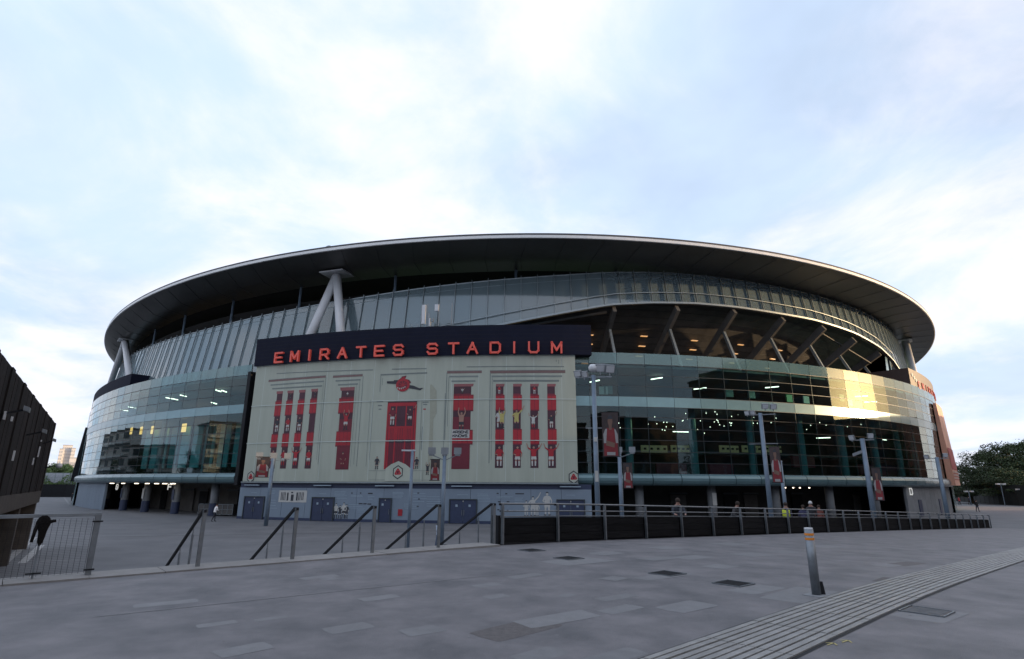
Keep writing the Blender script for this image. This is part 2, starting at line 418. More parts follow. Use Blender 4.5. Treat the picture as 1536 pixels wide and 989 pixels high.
# flight of steps down to the concourse
steps = struct('steps', WL(-5, 2, 0))
ns = 13; rise = kz / ns; run = 0.33
for i in range(ns - 1):
    mb = MB(); z = kz - rise * (i + 1)
    c = WL(-5.6, 0.25 + run * (i + 0.5) , z / 2)
    mb.box(c, (9.4, run, z), m_kerb, (U, N, Vector((0, 0, 1)))); mb.build('step', steps)
# concourse: slot drain, seams, parking lines
def strip(name, pts, w, m, z=0.004, up=False, kind='structure', parent=None):
    mb = MB(); vs = []
    for i, p in enumerate(pts):
        a = pts[max(0, i - 1)]; b = pts[min(len(pts) - 1, i + 1)]
        d = (Vector(b) - Vector(a)); d.z = 0; d.normalize(); q = Vector((-d.y, d.x, 0))
        for sgn in (-1, 1):
            v = Vector(p) + q * (w / 2 * sgn); v.z = (hup(v.x, v.y) if up else 0) + z; vs.append(v)
    mb.add(vs, [(2 * i, 2 * i + 2, 2 * i + 3, 2 * i + 1) for i in range(len(pts) - 1)], m)
    if parent: return mb.build(name, parent)
    return one(name, None, None, mb, kind=kind)
def subd(a, b, n): return [a.lerp(b, i / n) for i in range(n + 1)]
strip('slot_drain', subd(at_z(150, 806), at_z(742, 795), 12), 0.16, m_black)
strip('ground_seam', subd(at_z(240, 780), at_z(560, 784), 8), 0.25, m_patch)
for a, b in (((0, 850), (52, 806)), ((33, 845), (62, 818))):
    strip('parking_line', subd(at_z(*a), at_z(*b), 2), 0.35, m_line)
strip('parking_line', subd(at_z(62, 842), at_z(128, 840), 2), 0.1, m_line)
for a, b, w in (((104, 757), (96, 746), 0.35), ((96, 746), (118, 741), 0.35)): strip('painted_arc', subd(at_z(*a), at_z(*b), 3), w, m_patch)
# forecourt: long seam, patches
strip('forecourt_seam', subd(at_up(140, 926), at_up(520, 886), 10) + subd(at_up(560, 882), at_up(750, 862), 5), 0.035, m_patch, up=True)
PZ = [0.0]
def patch(x, y, w, h, m, j=0.12, rz=None):     # a paving repair centred on the pixel; w, h metres
    c = at_up(x, y); a = rzU + random.uniform(-.1, .1) if rz is None else rz
    X = Vector((math.cos(a), math.sin(a), 0)); Y = Vector((-X.y, X.x, 0)); vs = []
    K = 14; PZ[0] = (PZ[0] + 0.0005) % 0.0018; zp = 0.0008 + PZ[0]
    for i in range(K):
        t = 2 * math.pi * i / K; ct, st = math.cos(t), math.sin(t)
        e = 0.16; px = w / 2 * math.copysign(abs(ct) ** e, ct); py = h / 2 * math.copysign(abs(st) ** e, st)
        v = c + X * (px * (1 + random.uniform(-j, j) * .4)) + Y * (py * (1 + random.uniform(-j, j) * .5)); v.z = hup(v.x, v.y) + zp
        vs.append(v)
    mb = MB(); mb.add(vs, [tuple(range(K))], m); one('paving_patch', None, None, mb, kind='structure')
for (x, y, w, h) in [(523, 942, .55, .34), (634, 946, .5, .36), (365, 975, .55, .34), (325, 936, .45, .2), (407, 928, .4, .16), (569, 897, .6, .3),
                     (838, 928, 1.2, .45), (925, 896, .75, .28), (931, 914, .7, .32), (1030, 910, .9, .5), (812, 982, .6, .35), (925, 984, .7, .3),
                     (1020, 862, .6, .35), (985, 866, .9, .4), (850, 893, .3, .2), (745, 895, .4, .25), (920, 868, .5, .4), (1135, 884, 1.1, .5),
                     (788, 864, .8, .3), (1080, 850, .8, .6), (1130, 832, 1.2, .8), (1040, 836, 1.2, .6), (1178, 828, 1.2, .7), (985, 838, 1, .6),
                     (1000, 822, 1.2, .8), (1095, 816, 1.4, .9), (910, 830, 1, .6), (868, 842, 1.6, .9), (1200, 892, 1.6, .7), (1395, 922, 1.1, .6),
                     (1240, 820, 1.6, .8), (1330, 848, .9, .4), (1420, 852, 1, .5), (730, 878, .5, .3), (480, 866, .7, .3), (494, 868, .3, .3), (250, 905, .8, .3)]:
    patch(x, y, w, h, m_patch)
for (x, y, w, h) in [(775, 944, 1.1, .55), (1360, 846, 1.5, .5), (1330, 870, .9, .3)]: patch(x, y, w, h, m_dpatch)
# grooved stone strip crossing the forecourt
ga, gb = at_up(962.8, 989), at_up(1536, 821); gc, gd = at_up(1170, 989), at_up(1536, 844)
gdir = (gb - ga); gdir.z = 0; glen = gdir.length; gdir.normalize(); gper = Vector((gdir.y, -gdir.x, 0))
gw = min(2.2, max(0.8, ((gc - ga).dot(gper) + (gd - gb).dot(gper)) / 2))
groove = struct('grooved_paving', ga)
tmb = MB(); NB = 10; bw = gw / NB
tmb.box((0, 0, 0), (1.185, bw - 0.028, 0.05), m_stone); tme = tmb.mesh('ribbed_stone')
rzg = math.atan2(gdir.y, gdir.x)
for i in range(-3, 26):
    for j in range(NB):
        c = ga + gdir * (1.2 * i + 0.6) + gper * (bw * (j + 0.5)); c.z = hup(c.x, c.y) - 0.008 + random.uniform(-.002, .002)
        o = inst('ribbed_stone', tme, groove, c, rzg)
        dz = hup(c.x + gdir.x, c.y + gdir.y) - hup(c.x, c.y); o.rotation_euler = (0, -math.atan(dz), rzg)
mb = MB(); vs = []
for i in range(-3, 27):
    for q in (-0.03, gw + 0.03):
        v = ga + gdir * 1.2 * i + gper * q; v.z = hup(v.x, v.y) + 0.004; vs.append(v)
mb.add(vs, [(2 * i, 2 * i + 2, 2 * i + 3, 2 * i + 1) for i in range(29)], m_black); mb.build('drain_bed', groove)
# chewing gum and grit trodden into the forecourt
gum = MB(); rg = random.Random(21)
for _ in range(420):
    v = WL(rg.uniform(-16, 24), -rg.uniform(.8, 22)); r_ = rg.uniform(.008, .022); z = hup(v.x, v.y) + .0022
    gum.add([(v.x + r_ * math.cos(t) * rg.uniform(.8, 1.2), v.y + r_ * math.sin(t) * rg.uniform(.8, 1.2), z) for t in [k * math.pi / 3 for k in range(6)]], [tuple(range(6))], m_patch if rg.random() < .6 else m_dpatch)
one('gum_spots', None, None, gum, kind='stuff')
# manhole covers
covers = [(797, 826, 'small dark manhole cover nearest the end of the black ramp wall'), (853, 838, 'dark manhole cover in a pale round patch, second from the ramp wall end'),
          (1001, 861, 'dark rectangular manhole cover in the middle of the forecourt'), (1100, 876, 'dark manhole cover nearest the left side of the bollard'),
          (1390, 918, 'brownish manhole cover beyond the grooved stone strip at lower right')]
for x, y, l in covers:
    p = at_up(x, y); t = thing('manhole_cover', l, 'manhole cover', p, 'manhole covers in the forecourt')
    brown = x > 1300; mm = m_dpatch if brown else m_black; s = 0.52
    mb = MB(); q = s / 2
    for a, b in (((-q, -q), (q, -q)), ((q, -q), (q, q)), ((q, q), (-q, q)), ((-q, q), (-q, -q))):
        mb.beam(p + U * a[0] + N * a[1] + Vector((0, 0, .004)), p + U * b[0] + N * b[1] + Vector((0, 0, .004)), 0.02, 0.03, m_steel)
    mb.build('frame', t)
    mb = MB(); mb.box(p + Vector((0, 0, .002)), (s - .05, s - .05, .02), mm, (U, N, Vector((0, 0, 1))))
    for k in range(6): mb.box(p + U * (-.19 + .076 * k) + Vector((0, 0, .013)), (.02, s - .1, .008), m_steel if brown else mm, (U, N, Vector((0, 0, 1))))
    mb.build('lid', t)
for i, (x, y, l) in enumerate([(1245, 967, 'yellow green spray paint mark on the paving, left of two'), (1267, 963, 'yellow green spray paint mark on the paving, right of two')]):
    p = at_up(x, y); mb = MB()
    for a, b in (((-.05, -.04), (.07, .05)), ((.07, .05), (-.02, .05)), ((.07, .05), (.05, -.05))):
        A = p + Vector((a[0], a[1], .006)); B = p + Vector((b[0], b[1], .006)); d = (B - A).normalized(); w = Vector((-d.y, d.x, 0)) * .008
        mb.add([A - w, B - w, B + w, A + w], [(0, 1, 2, 3)], m_yel)
    one('paint_mark', l, 'paint mark', mb, group='paint marks on the paving')

# ================================================================== STADIUM
st = thing('stadium', 'huge oval football stadium with metal roof brim, glass drum and painted mural', 'stadium', (CX, CY, 0))
LV = [(15.30, 16.50), (14.15, 15.30), (13.00, 14.15), (10.80, 11.90), (9.60, 10.80), (8.40, 9.60), (7.20, 8.40), (6.06, 7.20), (4.96, 6.06)]
PW = 3.12
sL = [510.0 - PW * (k + 1) for k in range(18)]; sR = [548.0 + PW * k for k in range(23)]
def pane_mesh(h, m, w=PW - 0.05, th=0.03):
    b = MB(); b.box((0, 0, 0), (w, th, h - 0.06), m); return b.mesh('glass_pane')
pm = {}
def face_rz(s): t = tan(s); return math.atan2(t.y, t.x)
stuff = MB(); cnt = 0
cols = sL + sR
for ci, s in enumerate(cols):
    sm = s + PW / 2
    far = s < 462 or s > 612
    for z0, z1 in LV:
        h = round(z1 - z0, 2)
        if far:
            c = D(sm, 0.02, (z0 + z1) / 2); stuff.box(c, (PW - .05, .03, h - .06), g_drum, (tan(sm), -nrm(sm), Vector((0, 0, 1)))); continue
        if h not in pm: pm[h] = pane_mesh(h, g_drum)
        o = inst('glass_pane', pm[h], st, D(sm, 0.02, (z0 + z1) / 2), face_rz(sm) + random.gauss(0, .0016), random.gauss(0, .0012)); cnt += 1
o = stuff.build('glass_pane', st); o['kind'] = 'stuff'
bmb = MB(); bmb.box((0, 0, 0), (PW - .05, .08, 1.06), m_teal); band = bmb.mesh('spandrel_panel')
lmb = MB(); prof = [(0.0, 0.60), (-.22, .56), (-.42, .40), (-.52, .15), (-.52, -.12), (-.40, -.38), (-.15, -.56), (.35, -.60)]
w = PW / 2 - 0.03
vs = [(x, y, z) for x in (-w, w) for y, z in prof]; k = len(prof)
lmb.add(vs, [(j, j + 1, j + 1 + k, j + k) for j in range(k - 1)] + [tuple(range(k))[::-1], tuple(range(k, 2 * k))], m_tealb)
bull = lmb.mesh('bullnose_panel', smooth=False)
gmb = MB(); gmb.box((0, 0, 0), (PW - .06, .03, 1.22), g_bal); balm = gmb.mesh('balustrade_panel')
for s in cols:
    sm = s + PW / 2; rz = face_rz(sm)
    inst('spandrel_panel', band, st, D(sm, 0.03, 12.45), rz + random.gauss(0, .0015), random.gauss(0, .001))
    inst('bullnose_panel', bull, st, D(sm, 0.0, 4.36), rz)
    inst('balustrade_panel', balm, st, D(sm, 0.05, 17.18), rz + random.gauss(0, .0015), random.gauss(0, .001))
# mullions and transoms
for s in cols + [510.0, 619.76]:
    b = MB(); p = D(s, .03, 0)
    b.beam(D(s, .06, 4.9), D(s, .06, 16.52), .035, .12, m_mull, up=nrm(s)); b.beam(D(s, .10, 16.5), D(s, .10, 17.85), .045, .08, m_mull, up=nrm(s)); b.build('mullion', st)
for z in (16.52, 15.30, 14.15, 13.0, 11.9, 10.8, 9.6, 8.4, 7.2, 6.06, 4.95):
    for a, b_ in ((sL[-1], 510.0), (548.0, sR[-1] + PW)):
        b = MB(); h = .045
        ring(b, a, b_, [(-.03, z - h / 2), (-.03, z + h / 2), (.09, z + h / 2), (.09, z - h / 2)], m_mull, closed_prof=True); b.build('transom', st)
# black return wall at the left end of the mural
b = MB(); b.box(D(510.4, .2, 10.2), (.5, 1.6, 13.2), m_black, (tan(510.4), nrm(510.4), Vector((0, 0, 1)))); b.build('return_wall', st)
# inner floors, ceiling, back walls
vis0, vis1 = sL[-1], sR[-1] + PW
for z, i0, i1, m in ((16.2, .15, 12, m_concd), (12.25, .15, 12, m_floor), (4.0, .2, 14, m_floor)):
    b = MB(); ring(b, vis0, vis1, [(i0, z), (i0, z + .28), (i1, z + .28), (i1, z)], m, closed_prof=True); b.build('floor_slab', st)
b = MB(); ring(b, 552, vis1, [(8.2, 7.6), (8.2, 7.85), (12, 7.85), (12, 7.6)], m_floor, closed_prof=True); b.build('gallery_floor', st)
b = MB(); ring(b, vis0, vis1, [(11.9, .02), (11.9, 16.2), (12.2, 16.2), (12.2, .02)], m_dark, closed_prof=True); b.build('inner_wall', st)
# inner drum columns
for s in [488.5, 500.2] + [556.0 + 7.8 * k for k in range(8)]:
    b = MB(); b.tube(D(s, 2.6, 4.28), D(s, 2.6, 12.25), .42, m_icol, n=12); b.build('inner_column', st)
# teal partitions behind the left glass, bar fronts behind the right glass
rr = random.Random(3)
for i in range(9):
    s = 478.2 + 3.12 * i + .5
    b = MB(); b.box(D(s + 1, 4.0, 8.6), (2.1, .12, 5.6), m_tealw, (tan(s), -nrm(s), Vector((0, 0, 1)))); b.build('inner_partition', st)
for i, (x, y) in enumerate([(197, 646), (212, 646), (229, 645), (246, 645), (276, 642)]):
    s, z = M(x, y, 3.4); b = MB(); b.box(D(s, 3.4, z), (1.1, .08, 1.15), m_amber, (tan(s), -nrm(s), Vector((0, 0, 1)))); b.build('lit_panel', st)
for x0, x1 in ((962, 1001), (1007, 1034), (1080, 1108), (1114, 1141), (1146, 1172)):
    s0, z = M((x0 + x1) / 2 - (x1 - x0) / 2, 673, 8.0); s1, _ = M(x1, 673, 8.0)
    b = MB(); ring(b, s0, s1, [(8.0, z - .45), (8.0, z + .4), (8.2, z + .4), (8.2, z - .45)], m_bar, closed_prof=True); 
    b.build('bar_front', st)
    for k in range(4):
        ss_ = s0 + (s1 - s0) * (k + .5) / 4; b = MB(); b.lathe(D(ss_, 7.85, z - .12), [(.16, 0), (.16, .22)], m_dark, 8) ; b.build('bar_emblem', st)
for x0, x1, y in ((985, 1030, 701), (1065, 1100, 702), (1190, 1222, 690), (1290, 1345, 702)):
    s0, z = M(x0, y, 6); s1, _ = M(x1, y, 6)
    b = MB(); ring(b, s0, s1, [(6.0, z - .9), (6.0, z + .5), (6.4, z + .5), (6.4, z - .9)], m_dred, closed_prof=True); b.build('red_kiosk', st)
for x, y, m in ((1094, 590, m_icol), (1127, 592, m_icol), (1184, 598, mat('green_board', (.05, .28, .09), .5)), (1209, 600, m_pw), (1275, 604, m_pw), (912, 585, m_icol), (905, 586, m_pw), (1262, 597, m_yel)):
    s, z = M(x, y, 3.0); b = MB(); b.box(D(s, 3.0, z), (1.0, .15, .9), m, (tan(s), -nrm(s), Vector((0, 0, 1)))); b.build('display_board', st)
# lamps behind the glass
for x, y in ((985, 568), (1050, 583), (1158, 581), (892, 572), (1292, 593), (1306, 603), (276, 588), (254, 597), (262, 599), (328, 584), (336, 587), (190, 600), (321, 605), (1235, 657), (200, 601)):
    s, z = M(x, y, 4.0); z = min(max(z, 4.6), 15.9)
    b = MB(); b.box(D(s, 4.0, z), (.14, 1.5, .09), m_strip, (tan(s), (nrm(s) + tan(s) * .6).normalized(), Vector((0, 0, 1)))); b.build('strip_lamp', st)
for i in range(56):
    x = rr.uniform(925, 1165) if i < 44 else rr.uniform(1180, 1340); y = rr.gauss(632, 7)
    y = min(max(y, 618), 650); ins = rr.uniform(3.5, 7.5)
    s, z = M(x, y, ins); b = MB(); b.lathe(D(s, ins, z), [(.02, -.05), (.05, 0), (.02, .05)], m_spot, 6); b.build('spot_lamp', st)
for x, y, l in ((1024, 648, 2.4), (1327, 660, 1.2)):
    s, z = M(x, y, 5); b = MB(); b.box(D(s, 5, z), (l, .2, .07), m_strip, (tan(s), nrm(s), Vector((0, 0, 1)))); b.build('strip_lamp', st)
# ground floor: columns, back wall, end walls, ceiling lamps
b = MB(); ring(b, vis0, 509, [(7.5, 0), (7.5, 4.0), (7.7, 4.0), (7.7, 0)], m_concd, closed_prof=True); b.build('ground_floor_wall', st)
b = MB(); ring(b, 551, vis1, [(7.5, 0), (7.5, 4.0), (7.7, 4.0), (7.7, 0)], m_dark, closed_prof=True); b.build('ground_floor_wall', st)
colx = [(160, 1), (187.5, 1), (220, 1), (265, 1), (322, 1), (959, 0), (1067.5, 0), (1163, 0), (1244, 0), (1312, 0), (1360, 0)]
for x, nav in colx:
    s, _ = M(x, 745, 1.9); b = MB(); b.tube(D(s, 1.9, 0.02), D(s, 1.9, 4.0), .47, m_conc, n=16); c = b.build('column', st, True)
    if nav: b = MB(); b.tube(D(s, 1.9, 0.01), D(s, 1.9, 1.45), .50, m_door, n=16); b.build('column_wrap', c)
    if x in (187.5, 265, 1067.5, 220):
        b = MB(); b.box(D(s, 1.38, 2.4), (.5, .04, 1.3), m_pw if x in (1067.5, 220) else m_door, (tan(s), nrm(s), Vector((0, 0, 1)))); b.build('notice', c)
for x in (199, 216, 236, 252, 266, 278, 290): 
    s, z = M(x, 727, 3.2); b = MB(); b.box(D(s, .55, 3.70), (1.3 if x % 2 else .8, .2, .06), m_strip, (tan(s), nrm(s), Vector((0, 0, 1)))); b.build('strip_lamp', st)
for x in (1178, 1200, 1190, 1214): s, z = M(x, 733, 4); b = MB(); b.lathe(D(s, 4, 3.6), [(.09, -.05), (.09, .05)], m_spot, 8); b.build('spot_lamp', st)
e0 = M(152, 745)[0]; e1 = M(1364, 745)[0]
for a, c_, m in ((vis0, e0, m_wallb), (e1, vis1, m_conc)):
    nn = int((c_ - a) / 2.2); 
    for i in range(nn + 1):
        x0 = a + (c_ - a) * i / (nn + 1); x1 = a + (c_ - a) * (i + 1) / (nn + 1) - .04
        b = MB(); ring(b, x0, x1, [(.3, .01), (.3, 3.78), (.6, 3.78), (.6, .01)], m, closed_prof=True); b.build('wall_panel', st)
for x in (1384, 1414):
    s, _ = M(x, 755); b = MB(); b.box(D(s, .26, 1.1), (1.1, .08, 2.1), m_door, (tan(s), nrm(s), Vector((0, 0, 1)))); b.build('door', st)
for i, x in enumerate((195, 212, 300, 280, 240, 345, 1100, 1130, 1200, 1290, 1330, 1020)):   # turnstile bays in the recess
    s, _ = M(x, 750, 6.9); b = MB(); b.box(D(s, 7.35, 1.35), (2.0, .1, 2.7), m_concd if i % 2 else m_black, (tan(s), nrm(s), Vector((0, 0, 1)))); b.box(D(s, 7.2, 2.9), (2.3, .12, .2), m_mull, (tan(s), nrm(s), Vector((0, 0, 1)))); b.build('turnstile_bay', st)
# letters of the gates
def stroke_letter(ch):
    L = {'A': [[(0, 0), (.5, 1), (1, 0)], [(.2, .36), (.8, .36)]], 'D': [[(0, 0), (0, 1), (.78, 1), (1, .8), (1, .2), (.78, 0), (0, 0)]],
         'E': [[(1, 0), (0, 0), (0, 1), (1, 1)], [(0, .5), (.85, .5)]], 'F': [[(0, 0), (0, 1), (1, 1)], [(0, .5), (.8, .5)]],
         'G': [[(1, .8), (.8, 1), (.2, 1), (0, .8), (0, .2), (.2, 0), (.8, 0), (1, .2), (1, .48), (.6, .48)]],
         'I': [[(.5, 0), (.5, 1)]], 'K': [[(0, 0), (0, 1)], [(.95, 1), (0, .42)], [(.3, .6), (1, 0)]],
         'M': [[(0, 0), (0, 1), (.5, .25), (1, 1), (1, 0)]], 'N': [[(0, 0), (0, 1), (1, 0), (1, 1)]],
         'O': [[(.2, 0), (0, .2), (0, .8), (.2, 1), (.8, 1), (1, .8), (1, .2), (.8, 0), (.2, 0)]],
         'R': [[(0, 0), (0, 1), (.8, 1), (1, .85), (1, .58), (.8, .42), (0, .42)], [(.55, .42), (1, 0)]],
         'S': [[(0, .18), (.15, 0), (.82, 0), (1, .15), (1, .38), (.82, .52), (.18, .52), (0, .65), (0, .85), (.18, 1), (.82, 1), (1, .84)]],
         'T': [[(.5, 0), (.5, 1)], [(0, 1), (1, 1)]], 'U': [[(0, 1), (0, .2), (.2, 0), (.8, 0), (1, .2), (1, 1)]],
         'W': [[(0, 1), (.25, 0), (.5, .8), (.75, 0), (1, 1)]]}
    return L[ch]
def letter(mb, ch, O, X, Z, w, h, sw, dep, m, out):
    for path in stroke_letter(ch):
        for a, b_ in zip(path[:-1], path[1:]):
            A = O + X * ((a[0] - .5) * w) + Z * (a[1] * h); B = O + X * ((b_[0] - .5) * w) + Z * (b_[1] * h); d = (B - A).normalized()
            sd_ = d.cross(out); q = sw / 2
            mb.prism([(-q, -q), (q, -q), (q, (B - A).length + q), (-q, (B - A).length + q)], A, sd_, d, out, dep, m)
ZU = Vector((0, 0, 1))
for ch, x, y0, y1 in (('G', 179, 734, 727), ('F', 258, 734, 727), ('D', 1367, 742, 733)):
    s, _ = M(x, y0, .2 if ch == 'D' else 1.3); ins = .2 if ch == 'D' else 1.0; z0, z1 = zy(s, y0, ins), zy(s, y1, ins)
    b = MB(); letter(b, ch, D(s, ins, z0), tan(s), ZU, .75, z1 - z0, .15, .06, m_gate, nrm(s)); b.build('gate_letter', st)
# ---------------- upper glass ring
tops = [(209.8, 530.4), (226.8, 523), (304.4, 499), (362.7, 484), (440, 467), (553.5, 446.8), (638.4, 433.4), (740, 422), (790, 417.6), (841, 414), (914, 409), (987, 409), (1040, 411), (1113.5, 420), (1169, 430), (1213, 439.5), (1268.5, 457.6)]
TPs = sorted(M(x, y, 4.0) for x, y in tops)
bots = [(751.5, 488), (817, 474.7), (914, 456.5), (977, 453.3), (1040, 454), (1101, 459.4), (1162, 468.6), (1222.7, 479.6), (1280.7, 499), (1317, 520.8), (1336.5, 542.6)]
BTs = sorted(M(x, y, 3.4) for x, y in bots)
def ztop(s): return float(np.interp(s, [p[0] for p in TPs] + [640], [min(p[1], 29.2) for p in TPs] + [28.9]))
def zbot(s): return float(np.interp(s, [BTs[0][0] - 26] + [p[0] for p in BTs] + [BTs[-1][0] + 7], [16.9] + [p[1] for p in BTs] + [17.2]))
def uin(z): return 2.2 + .15 * (z - 16.8)
UW = 2.06                                     # the upper panes are narrower than those of the drum
US = [451 + UW * k for k in range(83)]
for s in US:
    a, b_ = s + .03, s + UW - .03; zb0, zb1 = zbot(a), zbot(b_); zt0, zt1 = ztop(a), ztop(b_)
    zc0 = zt0 - .72; zc1 = zt1 - .72
    for (l0, h0, l1, h1) in ((zb0, zc0 - .03, zb1, zc1 - .03), (zc0 + .03, zt0, zc1 + .03, zt1)):
        if h0 - l0 < .1: continue
        jit = random.gauss(0, .012)
        P = [D(a, uin(l0) - jit, l0), D(b_, uin(l1) + jit, l1), D(b_, uin(h1) + jit, h1), D(a, uin(h0) - jit, h0)]
        nn = nrm(s + 1.0) * -.03; b = MB(); b.add(P + [p + nn for p in P], [(0, 1, 2, 3), (7, 6, 5, 4), (0, 4, 5, 1), (1, 5, 6, 2), (2, 6, 7, 3), (3, 7, 4, 0)], g_upper)
        b.build('upper_glass_panel', st)
for s in US + [US[-1] + UW]:
    zb, zt = zbot(s), ztop(s) + .28; b = MB(); b.beam(D(s, uin(zb) - .14, zb - .1), D(s, uin(zt) - .14, zt), .05, .14, m_mulll, up=nrm(s)); b.build('upper_mullion', st)
for off, hh, nm, mm in ((0, .12, 'top_rail', m_mulll), (-.72, .08, 'upper_transom', m_mulll)):
    b = MB(); ring(b, US[0], US[-1] + UW, None, mm, closed_prof=True, fn=lambda s: [(uin(ztop(s)) - .06, ztop(s) + off - hh / 2), (uin(ztop(s)) - .06, ztop(s) + off + hh / 2), (uin(ztop(s)) + .1, ztop(s) + off + hh / 2), (uin(ztop(s)) + .1, ztop(s) + off - hh / 2)]); b.build(nm, st)
b = MB(); ring(b, US[0], US[-1] + UW, None, m_mulll, step=1.56, closed_prof=True, fn=lambda s: [(uin(zbot(s)) - .2, zbot(s) - .2), (uin(zbot(s)) - .2, zbot(s) + .02), (uin(zbot(s)) + .3, zbot(s) + .02), (uin(zbot(s)) + .3, zbot(s) - .2)]); b.build('arch_edge_beam', st)
b = MB(); ring(b, BTs[0][0] - 10, BTs[-1][0], None, m_mulll, closed_prof=True, fn=lambda s: [(uin(zbot(s)) - .05, zbot(s) + 1.2), (uin(zbot(s)) - .05, zbot(s) + 1.27), (uin(zbot(s)) + .05, zbot(s) + 1.27), (uin(zbot(s)) + .05, zbot(s) + 1.2)]); b.build('lower_transom', st)
# stepped underside of the upper tier behind the arch
NST = 15; i0, z0, i1, z1 = 15.5, 16.9, 5.2, 27.2
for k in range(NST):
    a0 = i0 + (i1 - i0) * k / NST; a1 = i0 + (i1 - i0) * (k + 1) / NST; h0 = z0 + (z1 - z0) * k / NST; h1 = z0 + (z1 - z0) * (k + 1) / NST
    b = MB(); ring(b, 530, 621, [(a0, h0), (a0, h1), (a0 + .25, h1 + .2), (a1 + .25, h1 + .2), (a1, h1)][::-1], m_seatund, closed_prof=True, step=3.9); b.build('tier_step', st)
    b = MB(); ring(b, 530, 621, [(a0 - .03, h0 - .01), (a0 - .03, h0 + .24)], m_black, step=3.9); b.build('tier_shade_strip', st)  # black strip at each riser foot paints in the shade between steps
b = MB(); ring(b, 440, 545, [(7, 16.9), (7, 24), (7.2, 24), (7.2, 16.9)], m_dark, closed_prof=True); b.build('upper_back_wall', st)
rk = [(921.4, 458), (1016, 457), (1101, 461), (1174, 473), (1235, 486), (1281, 505), (1318, 523), (1338, 545)]
for i, (x, y) in enumerate(rk):
    s, z = M(x, y, 3.6); z = min(z, zbot(s)) - .1
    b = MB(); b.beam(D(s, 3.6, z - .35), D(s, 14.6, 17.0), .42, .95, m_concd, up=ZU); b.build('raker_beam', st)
    b = MB(); zz = z - .35 - (z - 17.4) * .23; b.beam(D(s, 6.1, zz), D(s, 3.4, 16.5), .3, .34, m_mulll, up=nrm(s)); b.build('raker_strut', st)
    for k in range(5):
        if i >= 5 and k > 1: continue
        zz = 18.2 + k * 1.05 + random.uniform(-.1, .1); ii = i0 + (i1 - i0) * (zz - z0) / (z1 - z0) - .35
        b = MB(); b.box(D(s - 1.5 - random.uniform(0, .5), ii, zz - .1), (.9, .3, .08), m_step_l, (tan(s), nrm(s), ZU)); b.build('step_lamp', st)
b = MB(); s0, z0_ = M(770, 485, 5); s1, z1_ = M(910, 466, 5); b.beam(D(s0, 5, z0_ - .6), D(s1, 5, z1_ - .2),   .25, .25, m_concd); b.build('diagonal_brace', st)
s0, z0_ = M(1224, 495, 5); s1, z1_ = M(1306, 545, 5); b = MB(); b.beam(D(s0, 5, z0_), D(s1, 5, z1_), .16, .16, m_concd); b.build('diagonal_brace', st)
# ---------------- roof
idx = list(range(0, 6001, 20)); nI = len(idx)
def rimz(k): return 30.25 - .0105 * (RX[k] - CX)
def dz_s(k, inset): return (PX[k] - TY[k] * inset, PY[k] + TX[k] * inset)
def roof_part(name, prof, m, smooth=False, parent=st):
    # prof: list of ('r', dr, dz) on the rim or ('i', inset, z) inside the drum line
    b = MB(); vs = []
    for k in idx:
        for kind, q, z in prof:
            if kind == 'r': vs.append((RX[k] - TY[k] * q, RY[k] + TX[k] * q, rimz(k) + z))
            else:
                X, Y = dz_s(k, q); vs.append((X, Y, z))
    n = len(prof); fs = [(i * n + j, (i + 1) * n + j, (i + 1) * n + j + 1, i * n + j + 1) for i in range(nI - 1) for j in range(n - 1)]
    b.add(vs, fs, m); return b.build(name, parent, smooth)
roof_part('soffit', [('r', 0.12, -.22), ('i', 2.2, 29.62), ('i', 5.2, 29.15), ('i', 5.3, 29.3)], m_soffit, True)
roof_part('fascia', [('r', 0.14, -.24), ('r', 0, -.2), ('r', 0, .12), ('r', .1, .14)], m_rim)
roof_part('gutter', [('r', .1, .14), ('r', .05, .16), ('r', .05, .36), ('r', .5, .4)], m_rimd)
roof_part('roof_deck', [('r', .5, .4), ('i', 12, 31.6), ('i', 30, 29), ('i', 46, 25.5), ('i', 46.2, 24.2)], m_soffit, True)
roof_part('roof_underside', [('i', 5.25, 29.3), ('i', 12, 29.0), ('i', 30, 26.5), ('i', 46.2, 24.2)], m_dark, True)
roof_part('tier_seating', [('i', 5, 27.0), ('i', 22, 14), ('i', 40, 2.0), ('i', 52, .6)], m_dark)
roof_part('pitch', [('i', 52, .6), ('i', 92, .6)], m_grass)
def back_ring(name, prof, m):
    b = MB(); ring(b, vis1, vis0 + STOT, prof, m, step=6); b.build(name, st)
back_ring('rear_glazing', [(0, 0), (0, 16.4), (6, 16.5), (5.6, 26.8)], m_teal)
# soffit ribs: fine radial seams standing just below the metal
seam = MB()
for k in range(0, 6000, 40):
    a = Vector((RX[k] - TY[k] * .4, RY[k] + TX[k] * .4, rimz(k) - .30)); X, Y = dz_s(k, 5.0); c = Vector((X, Y, 29.12))
    X2, Y2 = dz_s(k, 2.2); mdl = Vector((X2, Y2, 29.57)); seam.beam(a, mdl, .035, .03, m_rimd); seam.beam(mdl, c, .035, .03, m_rimd)
o = seam.build('soffit_seam', st); o['kind'] = 'stuff'
